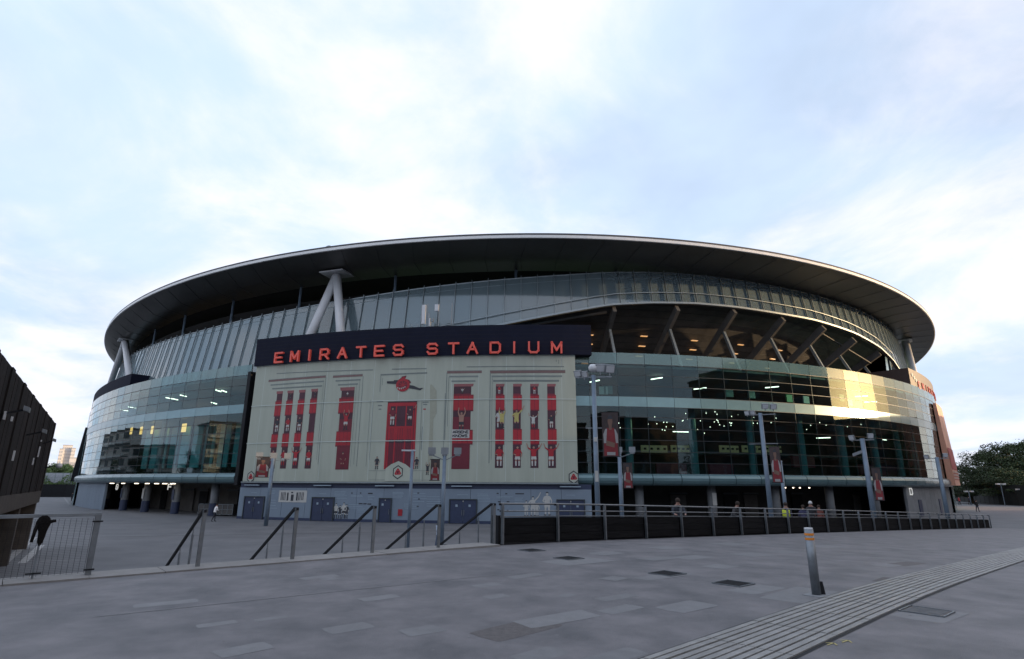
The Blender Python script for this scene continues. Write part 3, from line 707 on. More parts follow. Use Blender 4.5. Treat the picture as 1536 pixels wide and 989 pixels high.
# tripod supports
def leg(a, b_, r, name='support_leg'): b = MB(); b.tube(a, b_, r, m_white, n=18, r1=r); return b.build(name, st, True)
def support(px, top, feet, r, plate=2.6):
    s, _ = M(top[0], top[1], 3.0); T = D(s, 2.9, 29.45); FI = .9 if plate > 2.4 else 2.6
    for fx, fy in feet:
        sf, zf = M(fx, fy, FI); F = D(sf, FI, zf); d = (F - T).normalized(); k = (T.z - 16.9) / -d.z
        leg(T + Vector((0, 0, -.2)) - d * 0, T + d * k, r)
    b = MB(); b.box(T + Vector((0, 0, -.08)), (plate * 1.3, plate, .16), m_white, (tan(s), nrm(s), ZU)); b.build('support_plate', st)
    return s, T
s1_, T1 = support(0, (507, 402), ((465, 503), (511, 498)), .52)
support(0, (190, 506), ((170, 560), (194, 560)), .55, 2.2)
support(0, (1374, 519), ((1371, 550), (1389, 556)), .6, 2.2)
# node cap of the tripod showing over the rim
b = MB(); k = int(np.argmin(abs(SS - s1_))); X, Y = dz_s(k, .9); b.lathe((X, Y, rimz(k) + .5), [(.62, 0), (.68, .5), (.6, 1.0), (.42, 1.35), (.15, 1.5)], m_steel, 16); b.build('node_cap', st, True)
# thin props between the upper tier and the soffit
for x, y in ((231, 510), (276, 490), (348, 470), (450, 448), (593, 424), (774, 412), (923, 406), (1140, 425), (1240, 445), (1324, 490)):
    s, _ = M(x, y, 5.0); b = MB(); b.tube(D(s, 5.0, max(16.8, zbot(s) + .5)), D(s, 5.0, 29.3), .17, m_pole, n=10); b.build('roof_prop', st, True)
# interior tree of the next support seen through the glass
for x0, y0, x1, y1 in ((541, 452, 543, 494), (528, 450, 519, 494)):
    sa, za = M(x0, y0, 5.6); sb, zb = M(x1, y1, 5.6); b = MB(); b.tube(D(sa, 5.6, za), D(sb, 5.6, zb), .38, m_black, n=10); b.build('inner_prop', st)

# ================================================================== MURAL of the old stand (child of the stadium)
MI = -1.0
ms0 = M(374, 640, MI)[0]; ms1 = M(865, 640, MI)[0]
mz0, mz1 = 4.02, 17.15
mb = MB()
ring(mb, ms0, ms1, [(MI, mz0), (MI, mz1), (MI + .25, mz1), (MI + .25, mz0)], m_mural, step=1.0, closed_prof=True)
mural = mb.build('mural', st); mural['label'] = 'pale green wrap printed with red windows and players'
def V(x, y): return M(x, y, MI)
def Q(s, z, L): return D(s, MI - .006 - .012 * L, z)
def srect(mb, s0, s1, z0, z1, m, L=1, z0b=None, z1b=None):
    n = max(1, int(math.ceil((s1 - s0) / 1.5))); vs = []
    for i in range(n + 1):
        t = i / n; s = s0 + (s1 - s0) * t
        vs += [Q(s, z0 + ((z0b if z0b is not None else z0) - z0) * t, L), Q(s, z1 + ((z1b if z1b is not None else z1) - z1) * t, L)]
    mb.add(vs, [(2 * i, 2 * i + 2, 2 * i + 3, 2 * i + 1) for i in range(n)], m)
def spoly(mb, pts, m, L=1): mb.add([Q(s, z, L) for s, z in pts], [tuple(range(len(pts)))], m)
def ppoly(mb, pts, m, L=1): spoly(mb, [V(x, y) for x, y in pts], m, L)
def blob(mb, s, z, a, b_, m, L=3, n=9, rot=0.0):
    c, sn = math.cos(rot), math.sin(rot)
    spoly(mb, [(s + a * math.cos(t) * c - b_ * math.sin(t) * sn, z + a * math.cos(t) * sn + b_ * math.sin(t) * c) for t in [2 * math.pi * k / n for k in range(n)]], m, L)
def limb(mb, a, b_, w, m, L=3):
    dx, dz = b_[0] - a[0], b_[1] - a[1]; l = math.hypot(dx, dz) or 1; px, pz = -dz / l * w / 2, dx / l * w / 2
    spoly(mb, [(a[0] - px, a[1] - pz), (b_[0] - px * .75, b_[1] - pz * .75), (b_[0] + px * .75, b_[1] + pz * .75), (a[0] + px, a[1] + pz)], m, L)
def figure(mb, s, z, h, shirt, shorts, socks, pose=0, L=3):     # printed player, feet at z
    h *= .66; u = h / 1.8
    if pose == 0: arms = [((-.2, 1.42), (-.34, 1.1)), ((-.34, 1.1), (-.12, .98)), ((.2, 1.42), (.36, 1.12)), ((.36, 1.12), (.3, .85))]
    elif pose == 1: arms = [((-.2, 1.42), (-.5, 1.62)), ((-.5, 1.62), (-.62, 2.0)), ((.2, 1.42), (.5, 1.62)), ((.5, 1.62), (.7, 2.0))]
    elif pose == 2: arms = [((-.2, 1.42), (-.3, 1.75)), ((-.3, 1.75), (-.24, 2.15)), ((.2, 1.42), (.34, 1.75)), ((.34, 1.75), (.26, 2.15))]
    else: arms = [((-.2, 1.42), (-.4, 1.2)), ((-.4, 1.2), (-.2, 1.05)), ((.2, 1.42), (.55, 1.8)), ((.55, 1.8), (.75, 2.2))]
    P = lambda x, y: (s + x * u, z + y * u)
    for sg in (-1, 1):
        limb(mb, P(.1 * sg, .85), P(.14 * sg, .48), .17 * u, m_skin, L); limb(mb, P(.14 * sg, .48), P(.13 * sg, .08), .14 * u, socks, L); blob(mb, *P(.17 * sg, .05), .11 * u, .05 * u, m_pk, L)
    spoly(mb, [P(-.2, .92), P(-.24, .62), P(-.02, .62), P(0, .74), P(.02, .62), P(.24, .62), P(.2, .92)], shorts, L + .3)
    spoly(mb, [P(-.19, .88), P(-.22, 1.3), P(-.24, 1.46), P(-.08, 1.52), P(.08, 1.52), P(.24, 1.46), P(.22, 1.3), P(.19, .88)], shirt, L + .6)
    for k, (a, b_) in enumerate(arms): limb(mb, P(*a), P(*b_), (.13 if k % 2 == 0 else .09) * u, shirt if k % 2 == 0 else m_skin, L + .8)
    blob(mb, *P(0, 1.66), .1 * u, .13 * u, m_skin, L + .9); spoly(mb, [P(-.11, 1.68), P(-.1, 1.78), P(0, 1.83), P(.1, 1.78), P(.11, 1.68), P(0, 1.74)], m_pk, L + 1.1)
# seams of the wrap
mb = MB()
for y, sref in ((601, 600), (661.5, 600)):
    z = zy(V(sref, y)[0], y, MI); srect(mb, ms0, ms1, z - .035, z + .035, m_muralw, 8)
for k in range(13):
    s = ms0 + (ms1 - ms0) * (k + .5) / 13; srect(mb, s - .02, s + .02, mz0 + .1, mz1 - .1, m_muralw, .5)
mb.build('mural_seam', mural)
def yy(s, y): return zy(s, y, MI)
# tall narrow windows, four left of centre and four right, and two single bays
def bay(xc, y0, wpx, rows, side, ppl, big=False):
    s = V(xc, y0)[0]; hw = (V(xc + wpx / 2, y0)[0] - V(xc - wpx / 2, y0)[0]) / 2
    b = MB(); z = [yy(s, y) for y in rows]          # top, cap, red top, red bottom, red top 2, red bottom 2, bottom
    srect(b, s - hw, s + hw, z[6], z[0], m_maroon, 1)
    srect(b, s - hw, s + hw, z[6], z[5], m_dred if big else m_maroon, 1.3)
    if big: srect(b, s - hw, s + hw, z[3] - .6, z[4], m_dred, 1.3)
    e = hw * .18 * side
    spoly(b, [(s - hw - (e if e < 0 else 0) * -1, z[1]), (s + hw + max(e, 0), z[1] + .0), (s + hw + max(e * 1.6, 0), z[0]), (s - hw + min(e * 1.6, 0), z[0])], m_pink, 1.6)
    for a, c in ((z[3], z[2]), (z[5], z[4])):
        lo, hi = (s - hw + min(e * 1.6, 0), s + hw + max(e * 1.6, 0)) if side < 0 else (s - hw, s + hw + e * 1.6)
        srect(b, lo, hi, a, c, m_red, 2); srect(b, lo, hi, a, a + .12, m_dred, 2.3); srect(b, lo, hi, c - .1, c - .02, m_dred, 2.3)
        nv = 4 if big else 2
        for k in range(1, nv): q = lo + (hi - lo) * k / nv; srect(b, q - .02, q + .02, a, c, m_dred, 2.2)
    srect(b, s - hw, s + hw, z[2] + .0, z[2] + .12, m_dred, 2.4)
    for (fy, h, sh, so, sk, ps) in ppl:
        zb = yy(s, fy); figure(b, s + random.uniform(-.1, .1), zb, h, sh, so, sk, ps)
    b.build('printed_window', mural)
RS, WSt = m_red, m_pw
for i, (xc, y0, w) in enumerate([(420.5, 587, 8.2), (436.8, 586, 8.4), (454.3, 585, 8.4), (472.8, 583.5, 8.8)]):
    d = (i - 3) * -.9
    rows = [y0, y0 + 4, y0 + 15, y0 + 37.5 + d * .2, y0 + 64.5 - d * .1, y0 + 86 - d * .4, 703]
    ppl = [(y0 + 62, 2.4, [m_pk, RS, m_pk, RS][i], WSt, WSt, 0), (699.5, 2.7, RS, WSt, RS, [0, 0, 1, 0][i])]
    if i == 3: ppl = ppl[1:]
    if i in (1, 3): ppl.append((y0 + 13.5, 1.0, m_pk, m_pk, m_pk, 2))
    bay(xc, y0, w, rows, -1, ppl)
for i, xc in enumerate((749.6, 775.4, 801.0, 826.4)):
    rows = [576, 580, 592.4, 616.5, 643.6, 667.4, 702]
    up = [(642.5, 2.9, WSt, WSt, WSt, 0), (642.5, 2.9, m_yel, m_yel, m_pk, 3), (642.5, 2.1, WSt, WSt, RS, 1), (642.5, 2.1, m_pk, WSt, WSt, 3)][i]
    ppl = [up, (700.5, 3.2, RS, WSt, WSt, [0, 0, 1, 1][i])]
    if i in (0, 2): ppl.append((591.5, 1.3, RS, WSt, WSt, 0))
    bay(xc, 576, 11.4, rows, 1, ppl)
    if i == 0: b = MB(); figure(b, V(747, 640)[0] + .4, yy(V(749, 640)[0], 642.5), 2.7, m_yel, m_yel, m_pk, 2, 5.5); b.build('printed_player', mural)
bay(522.7, 581, 19, [581, 586, 597, 620.5, 647, 670, 704.5], -1, [(645.5, 2.8, RS, WSt, m_pk, 2), (596, .9, WSt, m_pk, m_pk, 0), (703, 2.6, m_dred, m_dred, m_dred, 0)], True)
bay(694, 576, 26, [576, 580, 592.4, 617, 645, 667, 703.8], 1, [(648, 3.2, m_skin, m_pk, m_pk, 2), (591.5, 1.0, WSt, m_pk, m_pk, 0), (591.5, .9, WSt, m_pk, m_pk, 1)], True)
# banner with words on the right-hand bay
b = MB(); s0 = V(677.8, 650)[0]; s1 = V(704.3, 650)[0]; zb, zt = yy(s0, 657.5), yy(s0, 644.3); srect(b, s0, s1, zb, zt, m_pw, 3.5, z1b=zt - .05)
hh = (zt - zb)
for row, word in ((0, 'ARSENE'), (1, 'KNOWS')):
    n = len(word); W_ = (s1 - s0) * (.9 if row == 0 else .84)
    for k, ch in enumerate(word):
        sc_ = s0 + (s1 - s0) * .05 + W_ * (k + .5) / n; zb_ = zb + hh * (.56 if row == 0 else .13)
        for path in stroke_letter(ch):
            for a, c in zip(path[:-1], path[1:]): limb(b, (sc_ + (a[0] - .5) * .25, zb_ + a[1] * hh * .27), (sc_ + (c[0] - .5) * .25, zb_ + c[1] * hh * .27), .085, m_pk, 4.2)
b.build('printed_banner', mural)
# central red doorway
b = MB(); cx0 = V(582, 602)[0]; cx1 = V(626, 601)[0]; zt = yy(cx0 + 1, 602.5); zb = yy(cx0 + 1, 704); H_ = zt - zb; W_ = cx1 - cx0
srect(b, cx0, cx1, zb, zt, m_dred, 1)
def fx(u): return cx0 + W_ * u
def fz(v): return zt - H_ * v
for u0, u1 in ((.0, .05), (.07, .11), (.29, .33), (.63, .67), (.88, .91), (.94, 1.0)): srect(b, fx(u0), fx(u1), zb, zt - .3, m_red, 2)
srect(b, fx(.03), fx(.97), fz(.07), fz(.02), m_red, 2.2); srect(b, cx0, cx1, fz(.015), zt, m_maroon, 2)
for u0, u1 in ((.11, .29), (.33, .63), (.67, .88)):
    srect(b, fx(u0), fx(u1), fz(.37), fz(.075), m_maroon, 1.5); srect(b, fx(u0), fx(u1), fz(.57), fz(.40), m_red, 1.5); srect(b, fx(u0), fx(u1), fz(.62), fz(.57), m_maroon, 1.6)
    for k in range(1, 4): q = fx(u0 + (u1 - u0) * k / 4); srect(b, q - .03, q + .03, fz(.57), fz(.40), m_dred, 1.8); srect(b, q - .02, q + .02, zb, fz(.62), m_maroon, 1.7)
srect(b, fx(.08), fx(.92), fz(.405), fz(.375), m_red, 2.1)
figure(b, fx(.19), fz(.36), 2.9, m_dred, WSt, WSt, 0); figure(b, fx(.78), fz(.34), 2.5, m_maroon, WSt, m_maroon, 3)
b.build('printed_doorway', mural)
# cornices
def cornice(x0, ya, x1, yb, m, th=.16):
    b = MB(); s0, z0 = V(x0, ya); s1, z1 = V(x1, yb); srect(b, s0, s1, z0 - th / 2, z0 + th / 2, m, 1, z0b=z1 - th / 2, z1b=z1 + th / 2); srect(b, s0, s1, z0 + th / 2, z0 + th / 2 + .06, m_mgrey, 1.2, z0b=z1 + th / 2, z1b=z1 + th / 2 + .06); b.build('printed_cornice', mural)
for a in ((403, 572, 488.8, 565.2, m_mline, .22), (406, 578.3, 486, 572.5, m_mgrey, .1), (408.5, 583.8, 483.3, 579.5, m_mgrey, .1),
          (499.6, 565.6, 544.2, 563.2, m_mline, .22), (503.5, 572, 541, 570.2, m_mgrey, .1), (507, 578, 537, 576.5, m_mgrey, .1),
          (670.7, 558.8, 722.8, 558.2, m_mline, .25), (674, 565.6, 717.6, 565.2, m_mgrey, .12), (677.4, 572.6, 713, 572.2, m_mgrey, .12),
          (735, 558.5, 848, 557.8, m_mline, .28), (737.5, 565.2, 843, 565, m_mgrey, .12), (740, 572, 838.5, 571.8, m_mgrey, .14),
          (571, 563, 641, 560, m_mgrey, .1), (415, 561, 560, 555.5, m_mgrey, .04), (588, 554.5, 640, 553.6, m_mgrey, .05), (700, 551, 846, 550.6, m_mgrey, .04)): cornice(*a)
b = MB()                                           # upright lines of the print
for x, y0, y1, w in ((489, 566, 697, .05), (485.5, 574, 690, .03), (545, 564, 700, .06), (540, 571, 697, .04), (535, 577, 700, .03), (571.5, 563, 588, .06), (574, 567, 578, .04), (556, 600, 700, .04),
                     (670.5, 559, 660, .08), (668, 590, 690, .05), (673.5, 565, 640, .05), (735.5, 559, 695, .08), (738.5, 566, 690, .04), (633, 601, 703, .05), (633.5, 640, 675, .08), (560, 603, 690, .03), (842.5, 538, 551, .05), (838, 540, 546, .06), (834.5, 540, 543, .06)):
    s = V(x, y0)[0]; srect(b, s - w / 2, s + w / 2, yy(s, y1), yy(s, y0), m_mgrey, 1)
for x0, x1 in ((564, 569), (585, 590), (592, 596), (634, 640)):
    s0, s1 = V(x0, 712)[0], V(x1, 712)[0]; srect(b, s0, s0 + .04, yy(s0, 722), yy(s0, 707), m_mgrey, 1)
for ya in (706.5, 720.3): s0, s1 = V(553, ya)[0], V(648, ya)[0]; srect(b, s0, s1, yy(s0, ya), yy(s0, ya) + .035, m_mgrey, 1)
for k, (x0, x1, y) in enumerate(((565, 575, 602.6), (567, 573, 608.5), (568, 572, 614), (634, 643, 603.5), (635, 641, 607), (635, 639, 614))):
    s0, s1 = V(x0, y)[0], V(x1, y)[0]; srect(b, s0, s1, yy(s0, y) - .06, yy(s0, y) + .06, m_mgrey if k != 5 else m_red, 1.4)
b.build('printed_line', mural)
b = MB(); ppoly(b, [(645.2, 577), (648, 577), (655, 586), (655, 620), (650, 630), (648, 705), (641, 705), (644.8, 640)], m_mtan, .8); b.build('printed_pilaster', mural)
# cannon emblem
b = MB()
ppoly(b, [(580.5, 572.2), (591, 572), (591, 570.6), (600, 570.4), (601, 577), (592, 576.2), (580.8, 575.4)], m_pk, 3)
ppoly(b, [(608, 577), (620, 578.6), (629, 582.6), (635.5, 582), (630.5, 585.6), (617, 583), (606, 581.5)], m_pk, 3)
sC, zC = V(604.5, 577.8)
blob(b, sC, zC, .78, .72, m_red, 3.4, 14); blob(b, sC, zC, .52, .48, m_dred, 3.6, 12); blob(b, sC, zC, .18, .17, m_pk, 3.8, 8)
for k in range(8):
    t = math.pi * k / 4 + .2; limb(b, (sC, zC), (sC + .62 * math.cos(t), zC + .58 * math.sin(t)), .09, m_red, 3.9)
ppoly(b, [(596, 571.5), (602, 567), (603, 565), (610, 563.6), (608, 568.5), (614, 570), (617, 574), (612, 577), (600, 577)], m_dred, 3.2)
ppoly(b, [(599, 571), (604, 566.5), (608.5, 566), (607, 570), (603, 574)], m_red, 3.3)
for k in range(5): blob(b, sC - .55 + .2 * k, zC - .3 - .1 * math.sin(k), .06, .1, m_pw, 4.0, 6)
b.build('printed_cannon', mural)
# hexagon crests
def crest(x, y, r, plinth=False):
    s, z = V(x, y); b = MB(); hx = lambda q: [(s + q * .86 * math.cos(math.pi / 3 * k + math.pi / 6) , z + q * math.sin(math.pi / 3 * k + math.pi / 6)) for k in range(6)]
    if plinth: spoly(b, [(s - r * 1.9, z - r * 1.25), (s + r * 1.9, z - r * 1.25), (s + r * 1.9, z + r * .5), (s + r * 1.1, z + r * 1.1), (s, z + r * 1.55), (s - r * 1.1, z + r * 1.1), (s - r * 1.9, z + r * .5)], m_mural, 3)
    spoly(b, hx(r), m_pk, 3.4); spoly(b, hx(r * .82), m_mural, 3.6)
    for k in range(3):
        t = math.pi / 2 + k * 2 * math.pi / 3; limb(b, (s + r * .5 * math.cos(t), z + r * .5 * math.sin(t)), (s + r * .5 * math.cos(t + 2.09), z + r * .5 * math.sin(t + 2.09)), r * .24, m_red, 3.9)
    blob(b, s, z, r * .22, r * .22, m_dred, 4.2, 7); b.build('printed_crest', mural)
crest(597, 708.5, .72, True); crest(376.5, 715.5, .66); crest(860.5, 716.2, .66)
b = MB(); s, z = V(564.8, 704); figure(b, s, z, 1.95, m_pk, m_pk, m_pk, 0); b.build('printed_player', mural)
b = MB(); s, z = V(624.6, 703.5); figure(b, s, z, 1.8, m_pk, m_pk, m_pk, 0); s, z = V(641, 712.5); figure(b, s, z, 1.6, m_pk, m_pk, m_pk, 2); b.build('printed_player', mural)
# header sign over the mural with the stadium's name
hs0 = M(385, 530, MI)[0] + .1; hs1 = M(886, 505, MI)[0]
hz0, hz1 = 17.2, zy(M(620, 492, MI)[0], 492, MI)
b = MB(); ring(b, hs0, hs1, [(MI - .25, hz0), (MI - .25, hz1), (MI + 2.2, hz1), (MI + 2.2, hz0)], m_sign, step=1.5, closed_prof=True); header = b.build('header_sign', st)
for z in [hz0 + .45 * k for k in range(1, int((hz1 - hz0) / .45) + 1)]:
    b = MB(); ring(b, hs0, hs1, [(MI - .256, z - .012), (MI - .256, z + .012)], m_black, step=2); b.build('sign_joint', header)
b = MB(); ring(b, ms0, ms1, [(MI - .12, 17.15), (MI - .12, 17.22), (MI + .1, 17.22), (MI + .1, 17.15)], m_mulll, step=2, closed_prof=True); b.build('sign_trim', header)
xs = [('E', 419.5), ('M', 443.2), ('I', 465.2), ('R', 487.3), ('A', 514), ('T', 541.7), ('E', 569), ('S', 597.6), ('S', 648.6), ('T', 680.2), ('A', 708.5), ('D', 742.8), ('I', 771.3), ('U', 800.6), ('M', 835)]
lz0 = zy(M(835, 531, MI - .6)[0], 530.3, MI - .6); lz1 = zy(M(835, 531, MI - .6)[0], 512.8, MI - .6)
for ch, x in xs:
    s = M(x, 530, MI - .6)[0]; b = MB()
    letter(b, ch, D(s, MI - .50, lz0 + .1), tan(s), ZU, 1.0, lz1 - lz0 - .2, .2, .26, m_let, nrm(s)); b.build('letter', header)
# lower wall under the mural: blue panels, doors, pictures
ls0 = M(358, 752, MI + .1)[0]; ls1 = M(888, 755, MI + .1)[0]
LI = MI + .1
nP = 13
for k in range(nP):
    a, c = ls0 + (ls1 - ls0) * k / nP, ls0 + (ls1 - ls0) * (k + 1) / nP - .03; b = MB()
    ring(b, a, c, [(LI, .28), (LI, 3.35), (LI + .2, 3.35), (LI + .2, .28)], m_wallb, step=1.6, closed_prof=True); b.build('wall_panel', st)
b = MB(); ring(b, ls0, ls1, [(LI - .02, .01), (LI - .02, .28), (LI + .2, .28), (LI + .2, .01)], m_door, step=2, closed_prof=True); b.build('plinth', st)
b = MB(); ring(b, ls0, ls1, [(LI + .06, 3.35), (LI + .06, 3.85), (LI + .3, 3.85), (LI + .3, 3.35)], m_door, step=2, closed_prof=True); b.build('lintel_band', st)
b = MB(); ring(b, ms0, ms1, [(MI - .22, 3.86), (MI - .22, 4.0), (MI + .4, 4.0), (MI + .4, 3.86)], m_mulll, step=2, closed_prof=True); b.build('mural_sill', st)
for x in (379.5, 485, 578, 693, 855): s, _ = M(x, 731, LI); b = MB(); b.box(D(s, LI - .2, 3.62), (2.1, .12, .1), m_wprint, (tan(s), nrm(s), ZU)); b.build('lamp_tray', st)
def lrect(mb, x0, y0, x1, y1, m, L=1, th=None):
    s0 = M(x0, y1, LI)[0]; s1 = M(x1, y1, LI)[0]; z0 = zy((s0 + s1) / 2, y1, LI); z1 = zy((s0 + s1) / 2, y0, LI)
    o = LI - .008 - .012 * L; vs = []; n = max(1, int((s1 - s0) / 1.5))
    for i in range(n + 1): s = s0 + (s1 - s0) * i / n; vs += [D(s, o, z0), D(s, o, z1)]
    mb.add(vs, [(2 * i, 2 * i + 2, 2 * i + 3, 2 * i + 1) for i in range(n)], m); return s0, s1, z0, z1
for x0, x1, ya, yb, dbl in ((365, 393.6, 745.8, 775.4, 1), (467, 498.6, 747.2, 778.2, 1), (568.5, 585, 748.6, 779.2, 0), (674.7, 714, 750.2, 780.5, 1), (836.5, 876.6, 750.8, 779.5, 1)):
    s0 = M(x0, yb, LI)[0]; s1 = M(x1, yb, LI)[0]; z1 = zy((s0 + s1) / 2, ya, LI); b = MB(); sc_ = (s0 + s1) / 2; w = s1 - s0
    ax = (tan(sc_), nrm(sc_), ZU)
    if dbl:
        for sg in (-1, 1): b.box(D(sc_ + sg * w / 4, LI - .03, (z1 + .05) / 2), (w / 2 - .03, .08, z1 - .05), m_door, ax)
    else: b.box(D(sc_, LI - .03, (z1 + .05) / 2), (w, .08, z1 - .05), m_door, ax)
    d = b.build('double_door' if dbl else 'service_door', st)
    b = MB(); b.box(D(sc_, LI - .06, z1 + .05), (w + .22, .16, .1), m_mull, ax)
    for sg in (-1, 1): b.box(D(sc_ + sg * (w / 2 + .05), LI - .06, z1 / 2), (.1, .16, z1), m_mull, ax)
    b.build('door_frame', d)
    for sg in ((-1, 1) if dbl else (1,)): b = MB(); b.box(D(sc_ + sg * (.1 if dbl else w * .38), LI - .11, 1.05), (.04, .05, .5), m_steel, ax); b.build('door_handle', d)
    b = MB()
    for sg in ((-1, 1) if dbl else (-.9,)): b.box(D(sc_ + sg * w / 4, LI - .08, z1 * .76), (.22, .02, .22), m_wprint, ax)
    b.box(D(sc_, LI - .08, z1 - .12), (.1, .02, .1), m_pw, ax); b.build('door_sign', d)
b = MB(); lrect(b, 417.5, 735.8, 459.5, 753.6, m_pw, 1)
for x in (421, 423, 425, 427, 447.5, 449.5, 452, 454): lrect(b, x, 738.5, x + .9, 750.5, m_pk, 2)
for x in (430, 444): lrect(b, x, 739, x + 2.2, 751, m_pk, 2)
lrect(b, 436, 742, 440, 751.5, m_pk, 2); lrect(b, 437, 738, 440, 740, m_pk, 2); b.build('picture_board', st)
b = MB(); z_ = lrect(b, 596.8, 764, 603.4, 774, m_red, 3); b.build('red_box', st)
b = MB()
rr = random.Random(11)
def lines(x0, y0, x1, n, dy, m=m_wprint):
    for k in range(n): lrect(b, x0, y0 + dy * k, x1 - rr.uniform(0, (x1 - x0) * .25), y0 + dy * k + .8, m, 1)
for a in ((402, 736, 415, 3, 2), (400, 750, 416, 4, 4), (502, 737.5, 521, 6, 2), (526, 743, 548, 2, 1.6), (552, 745, 562, 3, 2), (523, 757, 548, 3, 2.5), (536, 762, 548, 4, 2), (589, 738.5, 606, 5, 2), (606, 756, 630, 3, 3),
          (620, 740, 642, 4, 4), (716, 741, 737, 6, 2.2), (745, 745, 770, 2, 1.8), (772, 747, 786, 4, 2), (640, 745, 665, 5, 3.5), (377, 739, 388, 1, 1), (479, 740.5, 491, 1, 1), (686, 742, 702, 1, 1), (849, 742.5, 865, 1, 1)): lines(*a)
for x, y, w in ((527, 739, 2), (540, 739, 2), (552, 739.5, 7), (538, 755, 6), (545, 755, 5), (551, 755.5, 6), (626, 739, 3), (627, 748, 3), (745, 739.5, 3), (758, 740, 3), (773, 740, 13), (747, 752, 4), (760, 752, 4), (625, 759, 3), (746, 764, 3), (760, 765, 3)): lrect(b, x, y, x + w, y + 1.6, m_pk, 1)
o = b.build('wall_print', st); o['kind'] = 'stuff'
def lfigure(b, x, y, h, shirt, shorts, pose=0):
    s = M(x, y, LI)[0]; z = zy(s, y, LI); sub = MB(); figure(sub, s, z, h, shirt, shorts, shorts, pose, 1)
    for i, v in enumerate(sub.v): sub.v[i] = tuple(Vector(v) - nrm(s) * -.0 + nrm(s) * (-.1))
    for f, mi_ in zip(sub.f, sub.m): b.add([sub.v[i] for i in f], [tuple(range(len(f)))], m_pw if sub.mats[mi_] == m_skin else sub.mats[mi_])
for grp in ([(503, 779, 2.3, 0), (509, 779, 2.0, 0), (514.5, 779, 2.4, 0), (519, 779, 2.1, 0)],): 
    b = MB()
    for i, (x, y, h, p) in enumerate(grp): lfigure(b, x, y - 1, h, m_pw if i % 2 == 0 else m_pk, m_pk, p)
    b.build('printed_player', st)
for x, y, h, p in ((789.5, 774, 2.2, 0), (799.5, 774, 2.8, 3), (805.5, 774, 1.9, 0), (821, 773.5, 3.4, 0)):
    b = MB(); lfigure(b, x, y, h, m_pw, m_pw, p); b.build('printed_player', st)
# header boxes and murals at the two far ends
def far_end(s_a, s_b, i0, i1, z0, z1, m=m_sign): 
    b = MB(); ring(b, s_a, s_b, [(i0, z0), (i0, z1), (i1, z1), (i1, z0)], m, step=2, closed_prof=True); return b.build('header_sign', st)
sa = M(1362, 556, .2)[0]; hr = far_end(sa, sa + 45, .15, 8.5, 17.0, 20.3, mat('sign_brown', (.06, .035, .03), .5))
for k, ch in enumerate('EMIRATES'):
    s = sa + 4 + 2.3 * k; b = MB(); letter(b, ch, D(s, .12, 17.75), tan(s), ZU, .9, .95, .16, .1, m_let, nrm(s)); b.build('letter', hr)
for k in range(3): b = MB(); b.box(D(sa + 1.2 + k * .8, .1, 19.4 - .3 * k), (.6, .05, .5), m_pw, (tan(sa), nrm(sa), ZU)); b.build('sign_mark', hr)
sb = M(196, 572, .2)[0]; hl = far_end(sb - 36, sb, .15, 4.5, 17.0, 19.6)
m_endm = mat('mural_orange', (.62, .30, .20), .55, var=.3, scale=.15)
b = MB(); ring(b, vis1 - 4.5, vis1 + 36, [(-1.0, 4.0), (-.5, 16.2), (-.1, 16.2), (-.1, 4.0)], m_endm, step=1.5, closed_prof=True); em = b.build('end_mural', st)
b = MB()
for k in range(6): ring(b, vis1 - 4.4, vis1 + 20, [(-1.02, 4.8 + k * .22), (-1.02, 4.9 + k * .22)], m_pw if k % 2 else m_red, step=1.5)
ring(b, vis1 - 4.3, vis1 + 20, [(-.96, 6.3), (-.84, 9.5)], m_red, step=1.5); b.build('printed_band', em)
b = MB(); ring(b, vis0 - 40, vis0 - 3, [(-.9, 4.0), (-.25, 13.5), (0, 13.5), (0, 4.0)], m_black, step=2, closed_prof=True); b.build('end_mural', st)
# rooftop bits at far left and right: masts on the drum deck
tag_mast = thing('antenna_cluster', 'phone antennas with tall white panel and thin masts standing on top of the name sign', 'antenna', D(M(640, 490, .6)[0], .6, hz1))
def mastbox(x0, y0, x1, y1, m, ins=.6, th=.25, nm='antenna_panel'):
    s0 = M(x0, y1, ins)[0]; s1 = M(x1, y1, ins)[0]; z0 = zy(s0, y1, ins); z1 = zy(s0, y0, ins); sm = (s0 + s1) / 2
    b = MB(); b.box(D(sm, ins, (z0 + z1) / 2), (s1 - s0, th, z1 - z0), m, (tan(sm), nrm(sm), ZU)); b.build(nm, tag_mast)
mastbox(632.3, 458, 637.5, 486.5, m_white); mastbox(652.3, 457.3, 658, 467, m_white); mastbox(643.5, 478, 645.2, 490, m_white); mastbox(647.5, 478, 650, 483, m_steel)
for x0, x1, y0 in ((639.3, 640.2, 456), (656.8, 657.7, 456), (676, 677, 455), (641.5, 642.8, 470), (646, 647, 478)): mastbox(x0, y0, x1, 494, m_steel, .6, .09, 'mast')
mastbox(609, 487.2, 700, 487.6, m_steel, .7, .04, 'guard_rail'); mastbox(609, 490, 700, 490.3, m_steel, .7, .04, 'guard_rail')
for x in range(609, 700, 8): mastbox(x, 487, x + .4, 494, m_steel, .7, .04, 'rail_post')

